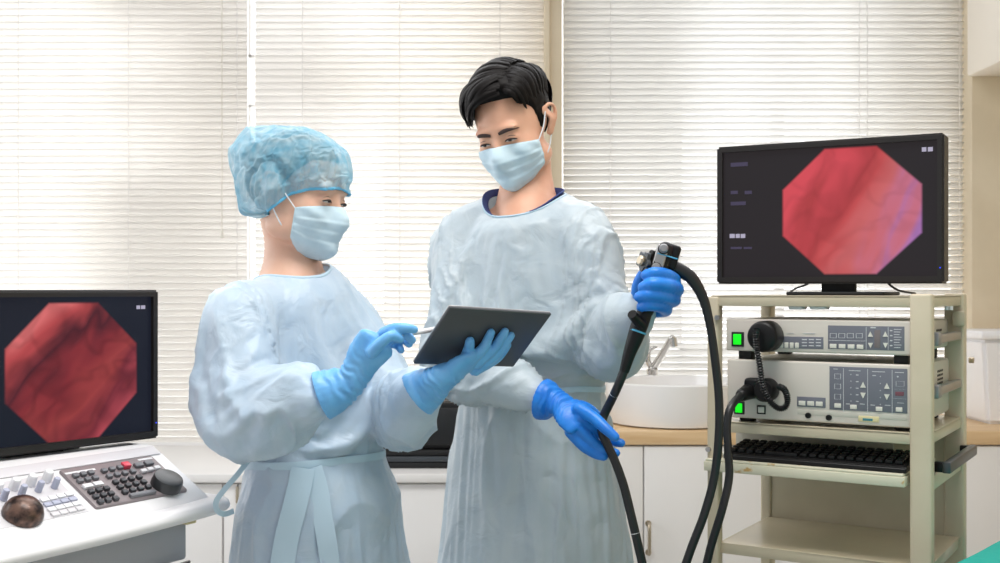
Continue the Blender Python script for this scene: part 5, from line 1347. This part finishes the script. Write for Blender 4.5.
wg, wbv, _ = make_gown('gown', 'gown_w', tor, None, up_w, sl, (P(289, 272, 2.275), (gx*.42, gy*.42, .91), .070, .078, (rx, ry, 0)), (.963, .012, lambda co: np.where(np.hypot(co[:, 0]-wx_(316), co[:, 1]-2.285) < .19, .963+.008*np.sin(co[:, 0]*45), -9)), [(P(312, 402, 1.995), .055), (wLW, .055)], .30, wom, WL, inner=wom_inner, key='w')
wb_ = belt(wbv, (wx_(316), 2.285), lambda a: .965+.010*cos(a+.9), 0, radians(360), 90, .0075, wg, WL)
def drape(pts, half, nm='tie_end', par=None, off=.004):
    out, nr = [], []
    for x, y in pts:
        h, n_ = on_body(x, y, wbv)
        if h is None: continue
        out.append(h+n_*off-Vector(WL)); nr.append(Vector((0, -1, 0)))
    q_ = catmull([tuple(p) for p in out], 4); ribbon([Vector(p) for p in q_], half, .0012, 'trim_b', nm, par or wg, [Vector((.1, -1, 0))]*len(q_))
drape([(303, 468), (300, 485), (294, 510), (288, 535), (283, 562), (281, 590)], .022)
drape([(312, 468), (318, 490), (322, 515), (326, 540), (329, 565), (330, 590)], .018)
lp_ = [P(250, 458, 2.14), P(238, 474, 2.12), P(224, 490, 2.11), P(216.5, 501, 2.11), P(217, 510, 2.11), P(224, 514, 2.12), P(234, 511, 2.14)]
q_ = catmull([tuple(p-Vector(WL)) for p in lp_], 5); ribbon([Vector(p) for p in q_], .005, .0010, 'trim_b', 'tie_end', wg, [Vector((.2, -1, .1))]*len(q_))
for s in (-1, 1):
    hx, hy = wx_(319)+rx*s*.08, 2.29+ry*s*.08; O_ = Vector(WL)
    MB().sweep([Vector((hx, hy, .84))-O_, Vector((hx, hy, .64))-O_, Vector((hx, hy, .42))-O_, Vector((hx, hy+.01, .24))-O_, Vector((hx, hy+.01, .065))-O_], [.094, .088, .070, .066, .062], n=24, sub=4).build('trouser_leg', 'fabric_dark', wom)
    MB().sweep([Vector((hx-gx*.03, hy-gy*.03, .044))-O_, Vector((hx+gx*.09, hy+gy*.09, .040))-O_, Vector((hx+gx*.19, hy+gy*.19, .031))-O_], [(.038, .042), (.045, .038), (.036, .026)], n=18, sub=4, round_caps=True, up=(0, 0, 1)).build('shoe', 'cons', wom)

# ------------------------------------------------------------ tablet and stylus
kt_ = 2.05/1.86; O3 = Vector((0, 0, EYE))
TA, TB, TD = [O3+(Vector(v)-O3)*kt_ for v in ((-0.13957826, 1.845, 1.18288261), (-0.07673913, 1.765, 1.27467609), (0.0221, 1.955, 1.1708))]
tu = (TD-TA); tv = (TB-TA); tlen, twid = tu.length, tv.length; tu.normalize(); tn = tu.cross(tv).normalized(); tv = tn.cross(tu).normalized()
if tn.y > 0: pass
tcen = TA+tu*tlen/2+tv*twid/2
if tn.dot(O3-tcen) < 0: tn = -tn                      # tn: back of the tablet, towards the camera side
tab = empty('tablet_computer', tcen, 0, 'dark grey tablet computer held in a light blue gloved hand, its back in view', 'tablet')
RTb = Matrix((tu, tv, tu.cross(tv))).transposed(); sg = 1 if tu.cross(tv).dot(tn) > 0 else -1
M['tabback'] = mat('tablet_case', rgb(74, 76, 80), .45, .1); bump(M['tabback'], 500, .15, .0003)
MB().box((0, 0, 0), (tlen, twid, .0070), .003, 3, RTb).build('tablet_case', 'tabback', tab)
MB().box(-tn*.0038, (tlen-.002, twid-.002, .0016), .0006, 2, RTb).build('tablet_rim', 'steel', tab)
MB().box(-tn*.0048, (tlen-.010, twid-.010, .0012), .0004, 1, RTb).build('tablet_screen', 'rubber', tab)
def ont(px, py, off):
    d = Vector(((px-500)/F, 1, -(py-HZ)/F)); t = (tcen+tn*(.0035+off)-O3).dot(tn)/d.dot(tn); return O3+d*t
st0, st1 = P(405, 334.5, 1.985), P(447, 327, 2.06)
stc = (st0+st1)/2
sty = tag(MB().sweep([st0-stc-(st1-st0)*.4, st0-stc, st1-stc-(st1-st0)*.12, st1-stc], [.0045, .0045, .0045, .0012], n=14, round_caps=True).build('stylus_pen', 'keyw'), 'white stylus held in the other light blue glove against the tablet edge', 'pen'); sty.location = stc

# her gloves
q1 = lambda x, y, Z: P(x, y, Z)
hand('glove', 'glove_w',
     [(q1(357, 374, 1.995), (.026, .019)), (q1(365, 357, 1.99), (.033, .017)), (q1(376, 343, 1.985), (.036, .015))],
     [([q1(384, 333, 1.985), q1(395, 328.5, 1.972), q1(406, 328, 1.968), q1(414, 329.5, 1.972)], [.0110, .0100, .0090, .0078]),
      ([q1(385, 338, 1.995), q1(397, 333, 1.985), q1(406, 335, 1.985), q1(412, 340, 1.985)], [.0110, .0098, .0088, .0076]),
      ([q1(382, 344, 2.01), q1(394, 337, 2.01), q1(404, 339, 2.01), q1(409, 344, 2.00)], [.0108, .0095, .0085, .0075]),
      ([q1(379, 350, 2.02), q1(388, 344, 2.025), q1(397, 345, 2.02), q1(401, 350, 2.01)], [.0100, .0088, .0080, .0070]),
      ([q1(372, 352, 1.968), q1(382, 342, 1.958), q1(391, 336, 1.958), q1(400, 339, 1.966)], [.0112, .0102, .0092, .0080])],
     [(q1(321, 396, 2.00), (.045, .043)), (q1(331, 392, 2.00), (.041, .038)), (q1(341, 387, 2.00), (.036, .032)), (q1(350, 381, 1.997), (.029, .024)), (q1(358, 371, 1.993), (.027, .020))], wom, WL, palm_up=(.3, -.9, .2))
hand('glove', 'glove_w',
     [(ont(448, 375, .036), (.028, .019)), (ont(461, 367, .027), (.034, .0145)), (ont(472, 362, .017), (.030, .0100))],
     [([ont(472, 359, .019), ont(484, 347, .012), ont(488, 339, .008), ont(491, 332.5, .007)], [.0108, .0098, .0088, .0078]),
      ([ont(477, 363, .019), ont(493, 349, .012), ont(500, 339, .008), ont(505, 331.5, .007)], [.0108, .0098, .0088, .0078]),
      ([ont(480, 367, .019), ont(498, 353, .013), ont(505, 344, .009), ont(511, 335.5, .007)], [.0104, .0095, .0085, .0075]),
      ([ont(475, 371, .020), ont(495, 360, .014), ont(503, 352, .010), ont(508, 345, .008)], [.0098, .0086, .0078, .0068]),
      ([ont(460, 366, .026), ont(466, 357, .018), ont(469, 348, .010), ont(470, 341, .009)], [.0135, .0115, .0100, .0086])],
     [(q1(417, 395, 2.05), (.046, .043)), (q1(427, 388, 2.045), (.040, .037)), (ont(438, 381, .040), (.031, .025)), (ont(450, 374, .036), (.028, .020))], wom, WL, palm_up=tuple(tn))

# ------------------------------------------------------------ endoscope
el = P(655, 285, 2.17)
en = empty('endoscope', el, 0, 'black endoscope with control head, hanging tube and long looping cord to the cart', 'endoscope')
E_ = lambda x, y, Z: P(x, y, Z)-el
ax = (E_(664, 252, 2.17)-E_(643, 322, 2.175)).normalized(); sdv = ax.cross(Vector((0, 1, 0))).normalized()
MB().sweep([E_(646, 311, 2.175), E_(650, 298, 2.172), E_(655, 282, 2.17), E_(659, 268, 2.17), E_(665, 250, 2.17)], [(.0135, .015), (.015, .016), (.016, .017), (.018, .018), (.016, .016)], n=20, sub=4, round_caps=True).build('control_grip', 'black', en)
Rc = Matrix((sdv, Vector((0, 1, 0)), ax)).transposed(); Rc = Matrix((Rc.col[0], Rc.col[2].cross(Rc.col[0]), Rc.col[2])).transposed()
hd = MB().box(E_(669, 257, 2.185), (.034, .034, .050), .007, 3, Rc).build('control_head', 'black', en)
MB().box(E_(659, 261, 2.148), (.022, .008, .062), .004, 3, Rc).build('face_plate', 'steel', en)
for (x, y) in ((663.5, 249), (656, 268)):
    p = E_(x, y, 2.146); MB().lathe([(.0085, 0), (.0088, .008), (.0065, .011), (.0065, .014), (0, .015)], 24, p, (-.1, -1, .1)).build('valve_button', 'greymetal', en)
    MB().lathe([(.0105, -.003), (.0105, .004), (.0085, .005)], 24, p, (-.1, -1, .1)).build('valve_ring', 'black', en)
kc = E_(648, 262, 2.165); kax = (-.85, -.45, .15)
def star(r_, h0, h1, k, name, material, ph=0):
    ka = Vector(kax).normalized(); q_ = Vector((0, 0, 1)).rotation_difference(ka); n_ = 60; m_ = MB(); A = []; B = []
    for i in range(n_):
        a = 2*pi*i/n_; rr_ = r_*(1+.18*cos(k*a+ph)); v = Vector((rr_*cos(a), rr_*sin(a), 0))
        A.append(m_.bm.verts.new(kc+q_ @ (v+Vector((0, 0, h0))))); B.append(m_.bm.verts.new(kc+q_ @ (v+Vector((0, 0, h1)))))
    f0 = m_.bm.faces.new(A); f1 = m_.bm.faces.new(B[::-1])
    for i in range(n_): m_.bm.faces.new((A[(i+1) % n_], A[i], B[i], B[(i+1) % n_]))
    return m_.build(name, material, en)
star(.021, -.006, .002, 5, 'steering_wheel', 'black'); star(.017, .005, .013, 5, 'steering_wheel', 'gunmetal', 1.2)
MB().lathe([(.010, -.010), (.010, .018), (.007, .021), (0, .021)], 24, kc, kax).build('wheel_hub', 'brass', en)
MB().sweep([kc+Vector((-.004, -.01, -.012)), kc+Vector((-.006, -.014, -.026)), kc+Vector((.0, -.012, -.034))], .004, n=10, sub=4, round_caps=True).build('lock_lever', 'greymetal', en)
m = M['cyan'] = mat('blue_band', rgb(84, 176, 214), .5); bump(m, 200, .05, .0003)
MB().box(E_(666, 256, 2.165), (.040, .045, .0022), .001, 1, Rc).build('colour_band', 'cyan', en)
# boot below the hand and biopsy port
MB().sweep([E_(645, 312, 2.175), E_(640, 324, 2.175), E_(635.5, 337, 2.175), E_(630, 352, 2.175), E_(624, 372, 2.175)], [.0145, .0165, .0155, .0125, .0092], n=20, sub=5).build('boot', 'black', en)
MB().sweep([E_(642, 325, 2.165), E_(635, 318, 2.150), E_(632, 314, 2.140)], [.011, .0095, .009], n=14, sub=3).build('biopsy_port', 'black', en)
MB().cyl(E_(638.2, 330.5, 2.175), E_(637.6, 332.2, 2.175), .0168, n=28).build('colour_band', 'cyan', en)
tube = [E_(626, 366, 2.175), E_(618, 386, 2.18), E_(610, 403, 2.20), E_(603, 418, 2.205), E_(602, 432, 2.188), E_(608, 446, 2.182), E_(616, 464, 2.178), E_(624, 487, 2.175), E_(631, 515, 2.172), E_(638, 545, 2.17), E_(644, 575, 2.17), E_(650, 640, 2.17), E_(652, 720, 2.18), E_(646, 780, 2.19)]
MB().sweep(tube, [.0086]*len(tube), n=14, sub=6, round_caps=True).build('insertion_tube', 'rubber', en)
for (a, b) in ((8, .6), (1, .5)):
    p = tube[a].lerp(tube[a+1], b); d = (tube[a+1]-tube[a]).normalized(); MB().cyl(p-d*.0005, p+d*.0005, .0088, n=16).build('depth_mark', 'keyw', en)
cord = [E_(667, 266, 2.19), E_(679, 270, 2.19), E_(692, 279, 2.19), E_(703, 298, 2.195), E_(710, 325, 2.20), E_(715, 360, 2.205), E_(719, 400, 2.21), E_(718.5, 440, 2.21), E_(714, 478, 2.21), E_(704, 515, 2.20), E_(690, 552, 2.19), E_(675, 600, 2.18), E_(668, 650, 2.18), E_(674, 695, 2.19), E_(688, 700, 2.20), E_(697, 650, 2.22), E_(702, 590, 2.24), E_(710, 550, 2.25), E_(722, 510, 2.26), E_(729, 478, 2.28), E_(728, 450, 2.29), E_(727, 425, 2.30), E_(730, 409, 2.31), E_(738, 398, 2.335), E_(748, 392, 2.37), E_(758, 389, 2.41)]
cr_ = [.0150, .0135, .0120, .0098]+[.0082]*(len(cord)-6)+[.0095, .012]
MB().sweep(cord, cr_, n=14, sub=6).build('universal_cord', 'rubber', en)
MB().sweep([E_(742, 395, 2.352), E_(750, 391, 2.38), E_(757, 389, 2.405)], [.0135, .0175, .0185], n=18, sub=3, round_caps=True).build('connector_plug', 'black', en)
